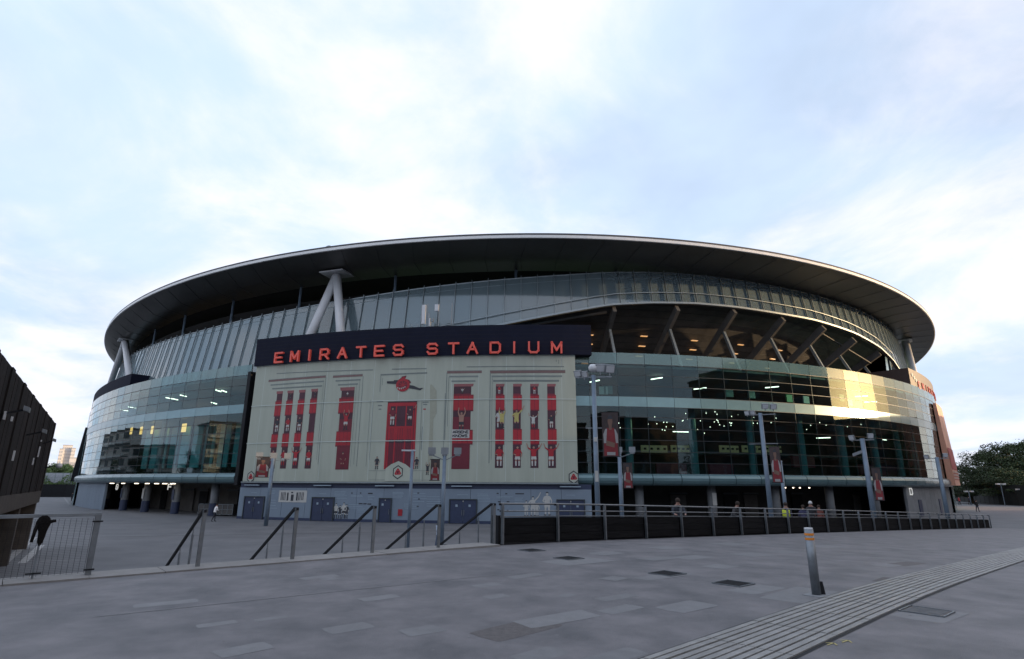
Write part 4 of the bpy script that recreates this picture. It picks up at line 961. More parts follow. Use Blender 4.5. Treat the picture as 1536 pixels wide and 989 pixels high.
# ================================================================== RAMP WALL with railing
ramp = thing('ramp_balustrade', 'long low black panelled wall with steel posts and handrail along the ramp', 'railing', WL(0, 0, hup(W0.x, W0.y)))
LEN = 62.0; SP = 2.3
def wz(t): p = WL(t); return hup(p.x, p.y)
tpost = [0.12 + SP * k for k in range(27)]
for i, t in enumerate(tpost):
    z = wz(t); b = MB(); b.beam(WL(t, -.12, z), WL(t, -.12, z + 1.14), .055, .09, m_steel, up=N); 
    po = b.build('post', ramp); b = MB(); b.box(WL(t, -.08, z + .93), (.05, .16, .03), m_black, (U, N, ZU)); b.box(WL(t, -.04, z + 1.12), (.09, .1, .05), m_black, (U, N, ZU)); b.build('bracket', po)
    if i < len(tpost) - 1:
        t1 = tpost[i + 1]; a = t + .05; c = t1 - .05
        for j in range(3):
            b = MB(); zz0 = [wz(a) + .04 + .235 * j, wz(c) + .04 + .235 * j]; h = .225; P = []
            for tt, z_ in ((a, zz0[0]), (c, zz0[1])): P += [WL(tt, -.03, z_), WL(tt, -.03, z_ + h), WL(tt, .03, z_ + h), WL(tt, .03, z_)]
            b.add(P, [(0, 4, 5, 1), (1, 5, 6, 2), (2, 6, 7, 3), (3, 7, 4, 0), (0, 1, 2, 3), (4, 7, 6, 5)], m_blackwall); b.build('board', ramp)
b = MB(); P = []
for tt in [tpost[0] + k * 2.3 for k in range(27)]: P += [WL(tt, .035, wz(tt) - .2), WL(tt, .035, wz(tt) + .73)]
b.add(P, [(2 * i, 2 * i + 2, 2 * i + 3, 2 * i + 1) for i in range(26)], m_black); b.build('backing_panel', ramp)
for hgt, r, nm in ((1.14, .03, 'handrail'), (.93, .02, 'mid_rail'), (.765, .018, 'wall_cap')):
    b = MB()
    for t0, t1 in zip(tpost[:-1], tpost[1:]): b.tube(WL(t0, 0 if nm != 'mid_rail' else -.14, wz(t0) + hgt), WL(t1, 0 if nm != 'mid_rail' else -.14, wz(t1) + hgt), r, m_steel, n=8, cap=False)
    b.build(nm, ramp, True)
b = MB(); t0, t1 = tpost[0], tpost[-1]
P = []
for tt in (t0, t1 + .1): P += [WL(tt, -.1, wz(tt) - .3), WL(tt, -.1, wz(tt) + .04), WL(tt, .12, wz(tt) + .04), WL(tt, .12, wz(tt) - .6)]
b.add(P, [(0, 4, 5, 1), (1, 5, 6, 2), (2, 6, 7, 3), (3, 7, 4, 0), (0, 1, 2, 3), (4, 7, 6, 5)], m_black); b.build('base_beam', ramp)
b = MB(); b.beam(WL(.1, .3, wz(0) - .5), WL(.1, .3, wz(0) + 1.1), .1, .12, m_steel, up=N); b.box(WL(.1, .15, wz(0) + .35), (.1, .3, .9), m_black, (U, N, ZU)); b.build('end_post', ramp)
# ================================================================== STAIR HANDRAILS
labs = ['leftmost of the five stair handrails, its post next to the person in white and black', 'second stair handrail from the left, in front of the mural picture board', 'middle one of the five stair handrails, below the small navy service door',
        'fourth stair handrail from the left, its post in line with the triple floodlight pole', 'rightmost stair handrail, ending at the corner of the black ramp wall']
slope = rise / run
for i, x in enumerate((303, 442, 560, 658, 741)):
    t = t_at(x + .0, -.2); base = WL(t, -.2, kz)
    hr_ = thing('stair_handrail', labs[i], 'handrail', base, 'handrails down the steps')
    b = MB(); b.beam(base, base + ZU * 1.12, .05, .075, m_steel, up=U); b.build('post', hr_)
    top = base + ZU * 1.1; end = top + N * (4.6) - ZU * (4.6 * slope * .98)
    b = MB(); b.beam(top - N * .05, top + N * .16, .05, .06, m_black); b.beam(top + N * .14, end, .045, .06, m_black); b.build('rail', hr_)
    for k in range(4):
        q = .75 + .95 * k; p = top + N * q - ZU * (q * slope * .98); foot = p.z - 1.02
        b = MB(); b.tube((p.x, p.y, foot), p - ZU * .14, .024, m_steel, n=8); b.tube(p - ZU * .16, p - ZU * .02, .012, m_steel, n=6); b.build('baluster', hr_)
# ================================================================== MESH FENCE at far left with a coat on it
t0 = t_at(143, -.15); fz = kz
fence = thing('mesh_fence', 'grey steel guard fence with wire mesh infill at the head of the steps', 'fence', WL(t0, -.15, fz))
def fpost(t): b = MB(); b.beam(WL(t, -.15, fz), WL(t, -.15, fz + 1.08), .09, .11, m_steel, up=N); return b.build('post', fence)
tp = [t0, t_at(62, -.15), t_at(-15, -.15), t_at(-15, -.15) - 1.2, t_at(-15, -.15) - 2.4]
for i, t in enumerate(tp):
    if i == 1: b = MB(); b.beam(WL(t, -.15, fz), WL(t, -.15, fz + 1.04), .03, .05, m_steel, up=N); po = b.build('post', fence)
    else: po = fpost(t)
    b = MB()
    for h in (.12, .96):
        b.box(WL(t - .0, -.2, fz + h), (.22 if i == 1 else .16, .05, .025), m_black, (U, N, ZU))
    b.build('clamp', po)
b = MB(); b.beam(WL(tp[-1], -.15, fz + 1.08), WL(t0 + .05, -.15, fz + 1.08), .06, .06, m_steel, up=N); b.build('top_rail', fence)
b = MB(); nv = 30; lo, hi = tp[-1] + .05, t0 - .07
for k in range(int((hi - lo) / .085)): tt = hi - .085 * k; b.tube(WL(tt, -.17, fz + .06), WL(tt, -.17, fz + 1.02), .0032, m_black, n=4, cap=False)
for k in range(34): z = fz + .06 + .96 * k / 33; b.beam(WL(lo, -.17, z), WL(hi, -.17, z), .0018, .0018, m_black)
o = b.build('wire_mesh', fence); o['kind'] = 'stuff'
# coat hung over the thin post
ct = tp[1]; C0 = WL(ct, -.26, fz)
coat = thing('coat', 'dark coat hanging over the thin post of the mesh fence', 'coat', C0 + ZU * .5)
def coat_mesh():
    b = MB(); prof = [(.012, .58, .025), (.035, .63, .04), (.05, .72, .04), (.06, .82, .05), (.085, .92, .055), (.10, .99, .06), (.075, 1.05, .05), (.035, 1.09, .04)]; n = 14; vs = []
    rr = random.Random(5)
    for j, (w, z, d) in enumerate(prof):
        for k in range(n):
            t = 2 * math.pi * k / n; f = 1 + .18 * math.sin(3 * t + j * .7) + rr.uniform(-.05, .05)
            vs.append(C0 + U * (w * math.cos(t) * f) + N * (d * math.sin(t) * f) + ZU * z)
    m = len(prof); fs = [(j * n + k, j * n + (k + 1) % n, (j + 1) * n + (k + 1) % n, (j + 1) * n + k) for j in range(m - 1) for k in range(n)]
    b.add(vs, fs + [tuple(range(n)), tuple(range((m - 1) * n, m * n))], mat('coat_black', (.012, .011, .011), .95, var=.5, scale=30, spec=.08, bump=.8, bscale=25)); return b
coat_mesh().build('coat_body', coat, True)
for sg, dz in ((-1, -.42), (1, .02)):
    b = MB(); a = C0 + U * (.08 * sg) + ZU * .98; c = C0 + U * ((.12 if sg < 0 else .17) * sg) + ZU * (.98 + dz * .8); b.tube(a, c, .03, MATS['coat_black'], .024, n=9); b.build('sleeve', coat, True)
# ================================================================== BOLLARD
bp = at_up(1225, 893); bol = thing('bollard', 'leaning steel bollard with two orange bands and a dark base flap', 'bollard', bp)
br = .068
b = MB(); b.tube(bp - ZU * .02, bp + ZU * 1.0, br, m_steel, n=24, cap=True); b.build('tube', bol, True)
b = MB(); b.tube(bp + ZU * 1.0, bp + ZU * 1.018, br, m_white, br * .92, n=24); b.build('cap', bol)
for z in (.9, .83):
    b = MB(); b.tube(bp + ZU * z, bp + ZU * (z + .035), br + .002, m_orange, n=24); b.build('reflective_band', bol)
b = MB(); X = Vector((1, .12, 0)).normalized(); Y = Vector((-X.y, X.x, 0)); b.prism([(br * .7, .0), (br + .085, .0), (br + .055, .2), (br * .7, .2)], bp - Y * .01, X, ZU, Y, .04, m_black); b.build('base_flap', bol)
b = MB(); b.box(bp + ZU * .004, (.36, .30, .012), m_conc, (U, N, ZU)); b.build('base_plate', bol)

# ================================================================== LAMP COLUMNS
m_lampbody = mat('floodlight_body', (.20, .22, .24), .45, metal=.4); m_lampglass = mat('floodlight_lens', (.55, .57, .60), .25, var=.1)
m_bred = mat('banner_red', (.20, .018, .024), .6, var=.2); m_bw = mat('banner_white', (.30, .29, .29), .6); m_bskin = mat('banner_skin', (.17, .095, .07), .6)
m_banner = mat('banner_dark', (.045, .03, .03), .6, var=.4, scale=3)
def flood(parent, c, yaw, pitch=.45, sc=1.0):
    X = Vector((math.cos(yaw), math.sin(yaw), 0)); F = Vector((math.sin(yaw), -math.cos(yaw), 0)); Fp = (F * math.cos(pitch) - ZU * math.sin(pitch)).normalized(); Y = X.cross(Fp)
    b = MB(); b.box(c, (.42 * sc, .16 * sc, .34 * sc), m_lampbody, (X, Fp, Y)); b.box(c + Fp * .085 * sc, (.36 * sc, .01, .28 * sc), m_lampglass, (X, Fp, Y))
    b.beam(c - ZU * .3 * sc, c - ZU * .1 * sc, .05, .05, m_steel)
    b.build('floodlight', parent)
def poster(parent, base, X, F, w, h, back=True):  # printed banner of a player in a red shirt
    b = MB(); b.box(base + ZU * h / 2, (w, .02, h), m_banner, (X, F, ZU))
    def pp(pts, m, k): b.add([base + X * (w * u) + ZU * (h * v) + F * (.012 + .003 * k) for u, v in pts], [tuple(range(len(pts)))], m)
    pp([(-.42, .02), (-.38, .5), (-.22, .64), (.2, .64), (.38, .5), (.42, .02)], m_bred, 1)
    pp([(-.42, .3), (-.44, .5), (-.3, .62), (-.2, .62), (-.28, .3)], m_bw, 2); pp([(.3, .3), (.24, .62), (.32, .6), (.44, .48), (.44, .3)], m_bw, 2)
    pp([(-.08, .6), (-.1, .72), (.1, .72), (.08, .6)], m_bskin, 2); pp([(.15 * math.cos(t), .79 + .11 * math.sin(t)) for t in [k * math.pi / 5 for k in range(10)]], m_bskin, 3)
    pp([(.16 * math.cos(t), .84 + .09 * math.sin(t)) for t in [k * math.pi / 6 for k in range(7)]], m_pk, 4)
    pp([(-.3, .25), (.2, .2), (.25, .3), (-.25, .36)], m_bskin, 3)
    pp([(-.25, .03), (.25, .03), (.25, .1), (-.25, .1)], m_bw, 5)
    o = b.build('banner', parent)
    for z in (0, h): b = MB(); b.beam(base - X * (w * .62) + ZU * z, base + X * (w * .55) + ZU * z, .03, .03, m_black); b.build('banner_arm', o)
def pole(xt, yt, d, w, label, heads, bann=None, extras=(), xb=None, grp='floodlight poles on the concourse'):
    P = at_d(xt, yt, d); base = Vector((P.x, P.y, 0)); H = P.z
    t = thing('floodlight_pole', label, 'lamp post', base, grp)
    b = MB(); b.tube(base, base + ZU * H, w / 2, m_pole, w / 2 * .8, n=14); b.build('pole', t, True)
    b = MB(); b.tube(base, base + ZU * .04, w * 1.2, m_steel, n=12); b.build('base_flange', t)
    fwd = Vector((base.x, base.y, 0)).normalized(); X = Vector((fwd.y, -fwd.x, 0)); yaw0 = math.atan2(X.y, X.x)
    if heads:
        wid = max(abs(h[0]) for h in heads) + .1; b = MB(); b.beam(base + ZU * (H - .1) - X * wid, base + ZU * (H - .1) + X * wid, .06, .06, m_steel); b.build('crossbar', t)
    for dx, dz, yw, sc in heads: flood(t, base + X * dx + ZU * (H + dz), yaw0 + yw, .4, sc)
    if bann:
        bx, bz, bw_, bh = bann; poster(t, base + X * bx + ZU * bz - fwd * .05, X, -fwd, bw_, bh)
    for kind, z, L_ in extras:
        b = MB()
        if kind == 'arm': b.beam(base + ZU * z - X * L_, base + ZU * z + X * L_, .06, .05, m_steel); b.build('side_arm', t)
        if kind == 'cam': b.lathe(base + ZU * (H + .15), [(.1, 0), (.22, .1), (.24, .25), (.15, .38)], m_white, 12); b.build('dome_camera', t, True)
        if kind == 'camera':
            c = base + ZU * z - X * .35; b.beam(base + ZU * z, base + ZU * z - X * .25, .08, .08, m_steel); b.box(c, (.75, .2, .2), m_lampbody, ((X * .93 + ZU * .35).normalized(), fwd, ZU)); b.build('side_camera', t)
        if kind == 'tag': b.box(base + ZU * z - fwd * (w * .5), (w * .6, .02, L_), m_pw, (X, fwd, ZU)); b.build('sticker', t)
    return t
def t_dist(x): q = WL(t_at(x + 16, 0)); return math.hypot(q.x, q.y)
pole(890, 563, 28, .26, 'tallest blue grey pole with floodlights, dome camera and large player banner, right of the mural',
     [(-.75, .1, -.5, .9), (-.45, .05, -.3, .9), (.35, .35, .2, 1.15), (.8, .3, .35, 1.15)], (.72, 5.1, .78, 2.1), [('cam', 0, 0), ('arm', 6.45, .45), ('tag', 4.2, .5), ('tag', 5.9, .2)])
pole(1140, 620, max(42, t_dist(1140) + 3), .32, 'blue grey floodlight pole in front of the stadium bars with narrow banner on its right', [(-.8, .05, -.5, .8), (-.45, .05, -.4, .8), (.35, .45, .3, 1.0), (.85, .4, .3, 1.0)], (.62, 4.0, .62, 2.3), [('arm', 6.5, .9)])
pole(1293, 658, t_dist(1293) + 3, .36, 'blue grey floodlight pole with a side camera near the right part of the glass drum', [(-.6, .08, -.5, .9), (.5, .15, .4, .9)], (.5, 2.9, .5, 2.1), [('camera', 6.0, 0)])
pole(1405, 686, t_dist(1405) + 3, .36, 'rightmost floodlight pole in front of the orange end mural', [(-.7, .05, -.4, .9), (.6, .15, .4, .9)])
m_head = mat('square_lamp_head', (.22, .24, .26), .5, var=.1)
def pole3(xt, yt, d, w, label, span, bann, hsz=.5, z0=None):
    P = at_d(xt, yt, d); base = Vector((P.x, P.y, 0)); H = P.z
    t = thing('square_head_lamp', label, 'lamp post', base, 'lamp posts with square heads')
    b = MB(); b.tube(base, base + ZU * H, w / 2, m_pole, w / 2 * .85, n=12); b.build('pole', t, True)
    fwd = Vector((base.x, base.y, 0)).normalized(); X = Vector((fwd.y, -fwd.x, 0))
    b = MB(); b.beam(base + ZU * (H - .25), base + ZU * (H + .05) - X * span, .05, .05, m_steel); b.beam(base + ZU * (H - .25), base + ZU * (H + .05) + X * span, .05, .05, m_steel); b.build('bracket_arms', t)
    for dx in (-span, 0, span):
        c = base + X * dx + ZU * (H + .28); b = MB(); b.box(c, (hsz, .12, hsz * .85), m_head, (X, fwd, ZU)); b.box(c - ZU * (hsz * .55), (.3, .2, .1), m_lampbody, (X, fwd, ZU)); b.build('lamp_head', t)
    if bann: poster(t, base + X * bann[0] + ZU * bann[1] - fwd * .05, X, -fwd, bann[2], bann[3])
pole3(410, 688, 60.3, .38, 'slim lamp post with three square heads before the left narrow mural windows', 1.25, (-.85, 4.35, 1.15, 1.9), .62)
pole3(667, 684, 33, .24, 'lamp post with three square heads at the single wide window bay of the mural', .72, (-.5, 4.0, .5, 1.15), .42)
pole3(929, 681, 40, .30, 'lamp post with three square heads beside the tallest floodlight pole', .86, (.5, 3.6, .62, 1.65), .42)
def plainpole(xt, yt, d, w, label, cap=True, nm='sign_post'):
    P = at_d(xt, yt, d); base = Vector((P.x, P.y, 0)); H = P.z; t = thing(nm, label, 'post', base)
    b = MB(); b.tube(base, base + ZU * H, w / 2, m_pole, n=12); b.build('pole', t, True)
    fwd = Vector((base.x, base.y, 0)).normalized(); X = Vector((fwd.y, -fwd.x, 0))
    b = MB(); b.beam(base + ZU * H - X * .5, base + ZU * H + X * .15, .1, .07, m_lampglass); b.build('lamp_arm', t)
plainpole(619, 676, 27, .14, 'plain thin pole with a short white arm in front of the central red doorway')
plainpole(1170, 692, 48, .26, 'short plain pole with small lamp arms right of the banner pole', nm='lamp_post')

# ================================================================== PEOPLE
def skinned(name, J, E, Rd, mats, colf, parent, org):
    me = bpy.data.meshes.new(name); me.from_pydata([Vector(j) for j in J], E, []); ob = bpy.data.objects.new(name + '_tmp', me); COL.objects.link(ob)
    mod = ob.modifiers.new('s', 'SKIN'); 
    for i, r in enumerate(Rd): me.skin_vertices[0].data[i].radius = r if isinstance(r, tuple) else (r, r)
    me.skin_vertices[0].data[0].use_root = True
    ob.modifiers.new('ss', 'SUBSURF').levels = 1
    dg = bpy.context.evaluated_depsgraph_get(); ev = ob.evaluated_get(dg); nm = bpy.data.meshes.new_from_object(ev)
    nm.materials.clear()
    for m in mats: nm.materials.append(m)
    for p in nm.polygons: p.material_index = colf(p.center); p.use_smooth = True
    bpy.data.objects.remove(ob); o = bpy.data.objects.new(name, nm); COL.objects.link(o); o.parent = parent; return o
def person(p, label, top, legs, hairc=(.03, .02, .015), face=math.pi, stride=.18, arms='down', h=1.75, hiviz=None, lean=0.0, bag=None, hat=None):
    s = h / 1.75; t = thing('person', label, 'person', p); t.rotation_euler = (0, 0, face)
    L = lean
    J = [(0, 0, .95), (0, -L * .4, 1.18), (0, -L, 1.42), (0, -L * 1.1, 1.53), (0, -L * 1.25 - .01, 1.64), (0, -L * 1.3, 1.73),
         (.1, 0, .88), (.11, -stride * .5, .5), (.11, -stride * .6, .09), (.12, -stride * .6 - .15, .05),
         (-.1, 0, .88), (-.11, stride * .35, .5), (-.11, stride * .9, .1), (-.12, stride * .9 - .14, .05)]
    E = [(0, 1), (1, 2), (2, 3), (3, 4), (4, 5), (0, 6), (6, 7), (7, 8), (8, 9), (0, 10), (10, 11), (11, 12), (12, 13)]
    Rd = [(.16, .11), (.16, .11), (.17, .11), .055, (.085, .1), (.06, .07), (.095, .095), .07, .045, (.045, .03), (.095, .095), .07, .045, (.045, .03)]
    for sg in (1, -1):
        k = len(J)
        if arms == 'down': A = [(.2 * sg, -L, 1.4), (.25 * sg, -L + .03, 1.12), (.24 * sg, -L - .1, .9), (.235 * sg, -L - .14, .82)]
        elif arms == 'rail': A = [(.2 * sg, -L, 1.4), (.27 * sg, -L - .12, 1.18), (.2 * sg, -L - .34, 1.12), (.17 * sg, -L - .42, 1.12)]
        else: A = [(.2 * sg, -L, 1.4), (.26 * sg, -L - .02, 1.14), (.1 * sg, -L - .22, 1.12), (.05 * sg, -L - .26, 1.14)]
        J += A; E += [(2, k), (k, k + 1), (k + 1, k + 2), (k + 2, k + 3)]; Rd += [.07, .052, .038, (.035, .022)]
    J = [(a * s, b_ * s, c * s) for a, b_, c in J]; Rd = [tuple(x * s for x in (r if isinstance(r, tuple) else (r, r))) for r in Rd]
    tm = mat('cloth_%d_%d_%d' % tuple(int(c * 100) for c in top), top, .8, var=.2, scale=8); lm = mat('cloth_%d_%d_%d' % tuple(int(c * 100) for c in legs), legs, .8, var=.2, scale=8)
    sk = m_skin; sh = m_black
    def cf(c):
        z = c.z / s
        if z < .1: return 3
        if z < .93 and abs(c.x) < .19 * s: return 1
        if z > 1.5: return 2
        if arms == 'down' and abs(c.x) > .19 * s and z < .9: return 2
        if arms != 'down' and c.y < (-L - .3) * s: return 2
        return 0
    body = skinned('body', J, E, Rd, [tm, lm, sk, sh], cf, t, p)
    b = MB(); hx, hy, hz = J[5]; b.lathe((hx, hy + .01, hz - .1 * s), [(.1 * s, 0), (.105 * s, .06 * s), (.085 * s, .13 * s), (.03 * s, .165 * s)], mat('hair%d' % int(hairc[0] * 100), hairc, .9), 10)
    o = bpy.data.objects.new('hat' if hat else 'hair', b.mesh('hair', smooth=True)); COL.objects.link(o); o.parent = t
    if hiviz:
        b = MB(); b.lathe((0, -L * .5, 1.0 * s), [(.2 * s, 0), (.215 * s, .2 * s), (.22 * s, .38 * s), (.12 * s, .47 * s)], mat('hi_viz', (.55, .62, .05), .7), 12)
        o = bpy.data.objects.new('hi_viz_vest', b.mesh('vest', smooth=True)); COL.objects.link(o); o.parent = t; o.scale = (1, .72, 1)
    if bag:
        b = MB(); b.box((0, .16 * s - L, 1.22 * s), (.28, .14, .42), m_black); o = bpy.data.objects.new('backpack', b.mesh('bag')); COL.objects.link(o); o.parent = t
    return t
def gp(x, y): return at_z(x, y, 0)
person(gp(320, 783), 'person in white and black top bending beside the leftmost stair handrail', (.75, .73, .72), (.02, .02, .03), face=2.5, arms='fold', lean=.12, stride=.3)
person(gp(107, 752), 'distant person in black standing by the far left corner of the stadium', (.02, .02, .025), (.02, .02, .03), face=.3, stride=.25)
person(gp(1467, 768), 'person in black jacket and dark jeans walking across the plaza at right', (.015, .015, .015), (.03, .04, .07), face=.2, h=1.8, bag=True)
person(gp(1440, 758), 'person in a red top near the end wall of the stadium', (.4, .04, .05), (.02, .02, .03), face=.5)
person(gp(1455, 757.5), 'far small person in dark clothes between the red top person and the trees', (.04, .04, .06), (.02, .02, .02), face=.4)
def onramp(x, perp): t = t_at(x, perp); w_ = WL(t); return WL(t, perp, hup(w_.x, w_.y) - .35)
person(onramp(1018, 1.4), 'person in dark clothes behind the railing near the middle of the ramp wall', (.03, .035, .05), (.02, .02, .03), face=.0, arms='rail', lean=.15, h=1.8)
person(onramp(1100, 1.2), 'person in dark top bending behind the railing left of the banner pole', (.05, .05, .055), (.02, .02, .03), face=.6, arms='fold', lean=.3)
person(onramp(1183, 1.5), 'steward in dark jacket and yellow hi viz vest behind the railing', (.03, .03, .06), (.02, .02, .03), face=2.6, hiviz=True, h=1.8)
person(onramp(1209, 1.6), 'person in dark blue coat standing right beside the steward', (.04, .04, .09), (.02, .02, .03), face=3.0, arms='fold', h=1.7)
person(onramp(1221, 2.4), 'tall person in black with pale cap behind the railing, right of the steward', (.02, .02, .02), (.02, .02, .03), hairc=(.5, .5, .5), face=2.8, h=1.95, hat=True)
person(onramp(1233, 2.6), 'person in brown red top behind the railing near a stadium column', (.16, .05, .04), (.02, .02, .03), face=.0)
q = at_d(659, 770, 36); person(Vector((q.x, q.y, 0)), 'person in pale blue top standing by the pole with three square heads', (.42, .5, .6), (.1, .13, .2), face=1.2, arms='fold')
q = at_d(708, 775, 57)
# ================================================================== crowd barrier trolleys under the drum
for (x, y, l) in ((339, 774, 'round ended steel barrier trolley next to the mural lower wall'), (311, 773, 'dark barrier trolley parked by the last column before the mural')):
    p = gp(x, y); t = thing('barrier_trolley', l, 'trolley', p); 
    b = MB(); b.box(p + ZU * .75, (1.9, .9, 1.15), m_concd); b.build('box', t)
    b = MB()
    for dx in (-.95, .95):
        for dz in (.18, 1.33): b.beam(p + Vector((dx, -.47, dz)), p + Vector((dx, .47, dz)), .06, .06, m_steel)
    for dz in (.18, .75, 1.33): b.beam(p + Vector((-.98, -.48, dz)), p + Vector((.98, -.48, dz)), .05, .05, m_steel)
    for dx in (-.95, -.3, .3, .95): b.beam(p + Vector((dx, -.48, .15)), p + Vector((dx, -.48, 1.35)), .05, .05, m_steel)
    b.build('frame', t)
    for dx in (-.8, .8):
        b = MB(); b.tube(p + Vector((dx, -.45, .12)), p + Vector((dx, -.38, .12)), .12, m_black, n=12); b.build('wheel', t)

# ================================================================== DARK TIMBER BUILDING at left
pc = at_z(44, 822, 0); dist = math.hypot(pc.x, pc.y)
kx, ky = pc.x, pc.y
ztop_b = at_d(70, 635, dist).z; zbox = at_d(54, 736, dist).z
bl = thing('timber_building', 'dark timber clad building overhanging on the left edge, with concrete frame below', 'building', pc)
dirn = Vector((-.571, .821, 0)); back = Vector((-.821, -.571, 0))   # direction of its long face, and away from the plaza
BL = 26.0; DEP = 14.0
def bpnt(a, b_, z): return Vector((kx, ky, 0)) - dirn * a + back * b_ + ZU * z   # a: metres towards the camera along the face
nb = 36
for i in range(nb):
    a0 = BL * i / nb; a1 = BL * (i + 1) / nb - .025; b = MB(); pr = random.uniform(0, .02) + (.04 if i % 5 == 0 else 0)
    b.box((bpnt((a0 + a1) / 2, .1 - pr, (ztop_b + zbox) / 2)), (a1 - a0, .16, ztop_b - zbox), m_timb, (dirn, back, ZU)); b.build('plank', bl)
b = MB(); b.box(bpnt(BL / 2, DEP / 2 + .2, (ztop_b + zbox) / 2), (BL - .1, DEP, ztop_b - zbox - .1), m_timb, (dirn, back, ZU)); b.build('core_wall', bl)
b = MB(); b.box(bpnt(BL / 2, DEP / 2 + .05, ztop_b - .0), (BL - .1, DEP, .1), m_black, (dirn, back, ZU)); b.build('roof', bl)
b = MB(); b.box(bpnt(BL / 2, .5, zbox - .35), (BL, 1.0, .68), m_timb2, (dirn, back, ZU)); b.build('base_beam', bl)
for a in (.4, 9, 17.5, 25.5): b = MB(); b.box(bpnt(a, .45, (zbox - .7) / 2), (.7, .7, zbox - .7), m_timb2, (dirn, back, ZU)); b.build('pier', bl)
b = MB(); b.box(bpnt(BL / 2, 3.0, (zbox - .7) / 2), (BL - 1, .2, zbox - .7), m_concd, (dirn, back, ZU)); b.build('lower_wall', bl)
def onface(x, y):                            # pixel -> along-face metre a and height z
    r = ray(x, y); w = Vector((kx, ky)); den = r[0] * dirn.y - r[1] * dirn.x
    a = (r[0] * w.y - r[1] * w.x) / den; P = Vector((kx - dirn.x * a, ky - dirn.y * a)); s = P.length / math.hypot(r[0], r[1]); return a, EYE + r[2] * s
for x, ya, yb in ((2.5, 617, 631), (17, 676, 692), (56.5, 670, 687), (47, 687, 698), (58.5, 660, 663), (13, 625, 633), (30, 688, 0)):
    if yb == 0: continue
    a, z1_ = onface(x, ya); _, z0_ = onface(x, yb); b = MB(); b.box(bpnt(a, -.1, (z0_ + z1_) / 2), (.16, .05, z1_ - z0_), m_lampglass, (dirn, back, ZU)); b.build('slot_window', bl)
for x, y in ((28, 740), (35, 760)):
    a, z_ = onface(x, y)
b = MB(); b.box(bpnt(3.0, 1.6, 1.6), (.12, .12, 2.2), m_lampglass, (dirn, back, ZU)); b.build('slot_window', bl)
def cctv(x, y, off, label, dome=False):
    a, z_ = onface(x, y); p = bpnt(a, -off, z_); t = thing('cctv_camera', label, 'camera', p, 'cameras on the timber building')
    b = MB(); b.beam(p, bpnt(a, 0, z_ - .2), .06, .06, m_black); b.build('arm', t); b = MB()
    if dome: b.lathe(p - ZU * .45, [(.06, .25), (.15, .32), (.17, .4), (.13, .5), (.04, .55)], m_white, 14)
    else: b.box(p, (.42, .16, .15), m_lampbody, (dirn, (back * .9 + ZU * .3).normalized(), ZU))
    b.build('housing', t)
cctv(40, 646, .6, 'bracket camera in the middle of the dark timber wall'); cctv(66, 660, .45, 'small dark camera at the corner of the timber building'); cctv(4, 612, .6, 'camera high on the timber wall at the left edge')
cctv(67, 697, .7, 'white dome camera sticking out from the corner of the timber building', True)

# ================================================================== TREES, FAR THINGS
m_leaf = mat('leaf_dark', (.022, .040, .016), .75, var=.5, scale=.8, col2=(.036, .060, .020)); m_leafb = mat('leaf_bright', (.075, .13, .035), .75, var=.5, scale=.8, col2=(.11, .17, .05)); m_bark = mat('bark', (.09, .07, .05), .9)
def tree_mesh(seed, h, r, nclump, nleaf, lm, ls=.42):
    rr = random.Random(seed); rng = np.random.default_rng(seed); b = MB(); b.tube((0, 0, 0), (rr.uniform(-.3, .3), 0, h * .45), h * .03, m_bark, h * .018, n=8)
    cl = []
    for k in range(nclump):
        t = rr.uniform(0, 2 * math.pi); q = rr.random() ** .6; z = rr.uniform(.28, .95); w = r * math.sqrt(max(.05, 1 - ((z - .55) / .5) ** 2)); c = Vector((w * q * math.cos(t), w * q * math.sin(t), h * z)); cl.append((c, rr.uniform(.16, .32) * r))
        if k < 9: b.tube((0, 0, h * rr.uniform(.25, .42)), c, h * .012, m_bark, h * .004, n=5, cap=False)
    tr = b.mesh('trunk'); lb = MB(); vs = []; fs = []
    for c, cr in cl:
        for k in range(nleaf // nclump):
            d = rng.normal(size=3); d /= np.linalg.norm(d); p = np.array(c) + d * cr * rng.uniform(.55, 1.12) * np.array([1, 1, .75])
            a = rng.normal(size=3); a /= np.linalg.norm(a); q = np.cross(a, rng.normal(size=3)); q /= np.linalg.norm(q); s = ls * rng.uniform(.5, 1.2); i = len(vs)
            vs += [tuple(p - a * s / 2), tuple(p + q * s * .3), tuple(p + a * s / 2), tuple(p - q * s * .3)]; fs.append((i, i + 1, i + 2, i + 3))
    lb.add(vs, fs, lm); return tr, lb.mesh('crown')
def tree(p, variant, sc, rz, label, grp=None):
    t = thing('tree', label, 'tree', p, grp); t.rotation_euler = (0, 0, rz); t.scale = (sc, sc, sc) if not isinstance(sc, tuple) else sc
    for nm, me in zip(('trunk', 'crown'), variant): o = bpy.data.objects.new(nm, me); COL.objects.link(o); o.parent = t
    return t
TV = [tree_mesh(1, 14, 6.5, 40, 9000, m_leaf), tree_mesh(2, 13, 7, 44, 9500, m_leaf), tree_mesh(3, 15, 6, 38, 8500, m_leaf)]
TB = [tree_mesh(4, 10, 5.5, 34, 6000, m_leafb, .5), tree_mesh(5, 9, 5, 30, 5500, m_leafb, .5)]
rt = [(1448, 697, 200, 'tree nearest the stadium edge in the group at right'), (1470, 683, 205, 'dark tree second from the stadium in the right group'), (1492, 668, 200, 'tall dark tree behind the right hand plaza lamp'), (1516, 660, 195, 'tallest rounded tree near the right photo edge'),
      (1540, 668, 190, 'dark tree cut by the right photo edge'), (1480, 700, 180, 'lower dark tree in front of the right group'), (1528, 702, 175, 'low dark tree in front at the right photo edge'), (1572, 662, 190, 'tree just outside the right photo edge'), (1505, 712, 172, 'bushy low tree before the middle of the right group'), (1452, 716, 178, 'bushy low tree by the end mural')]
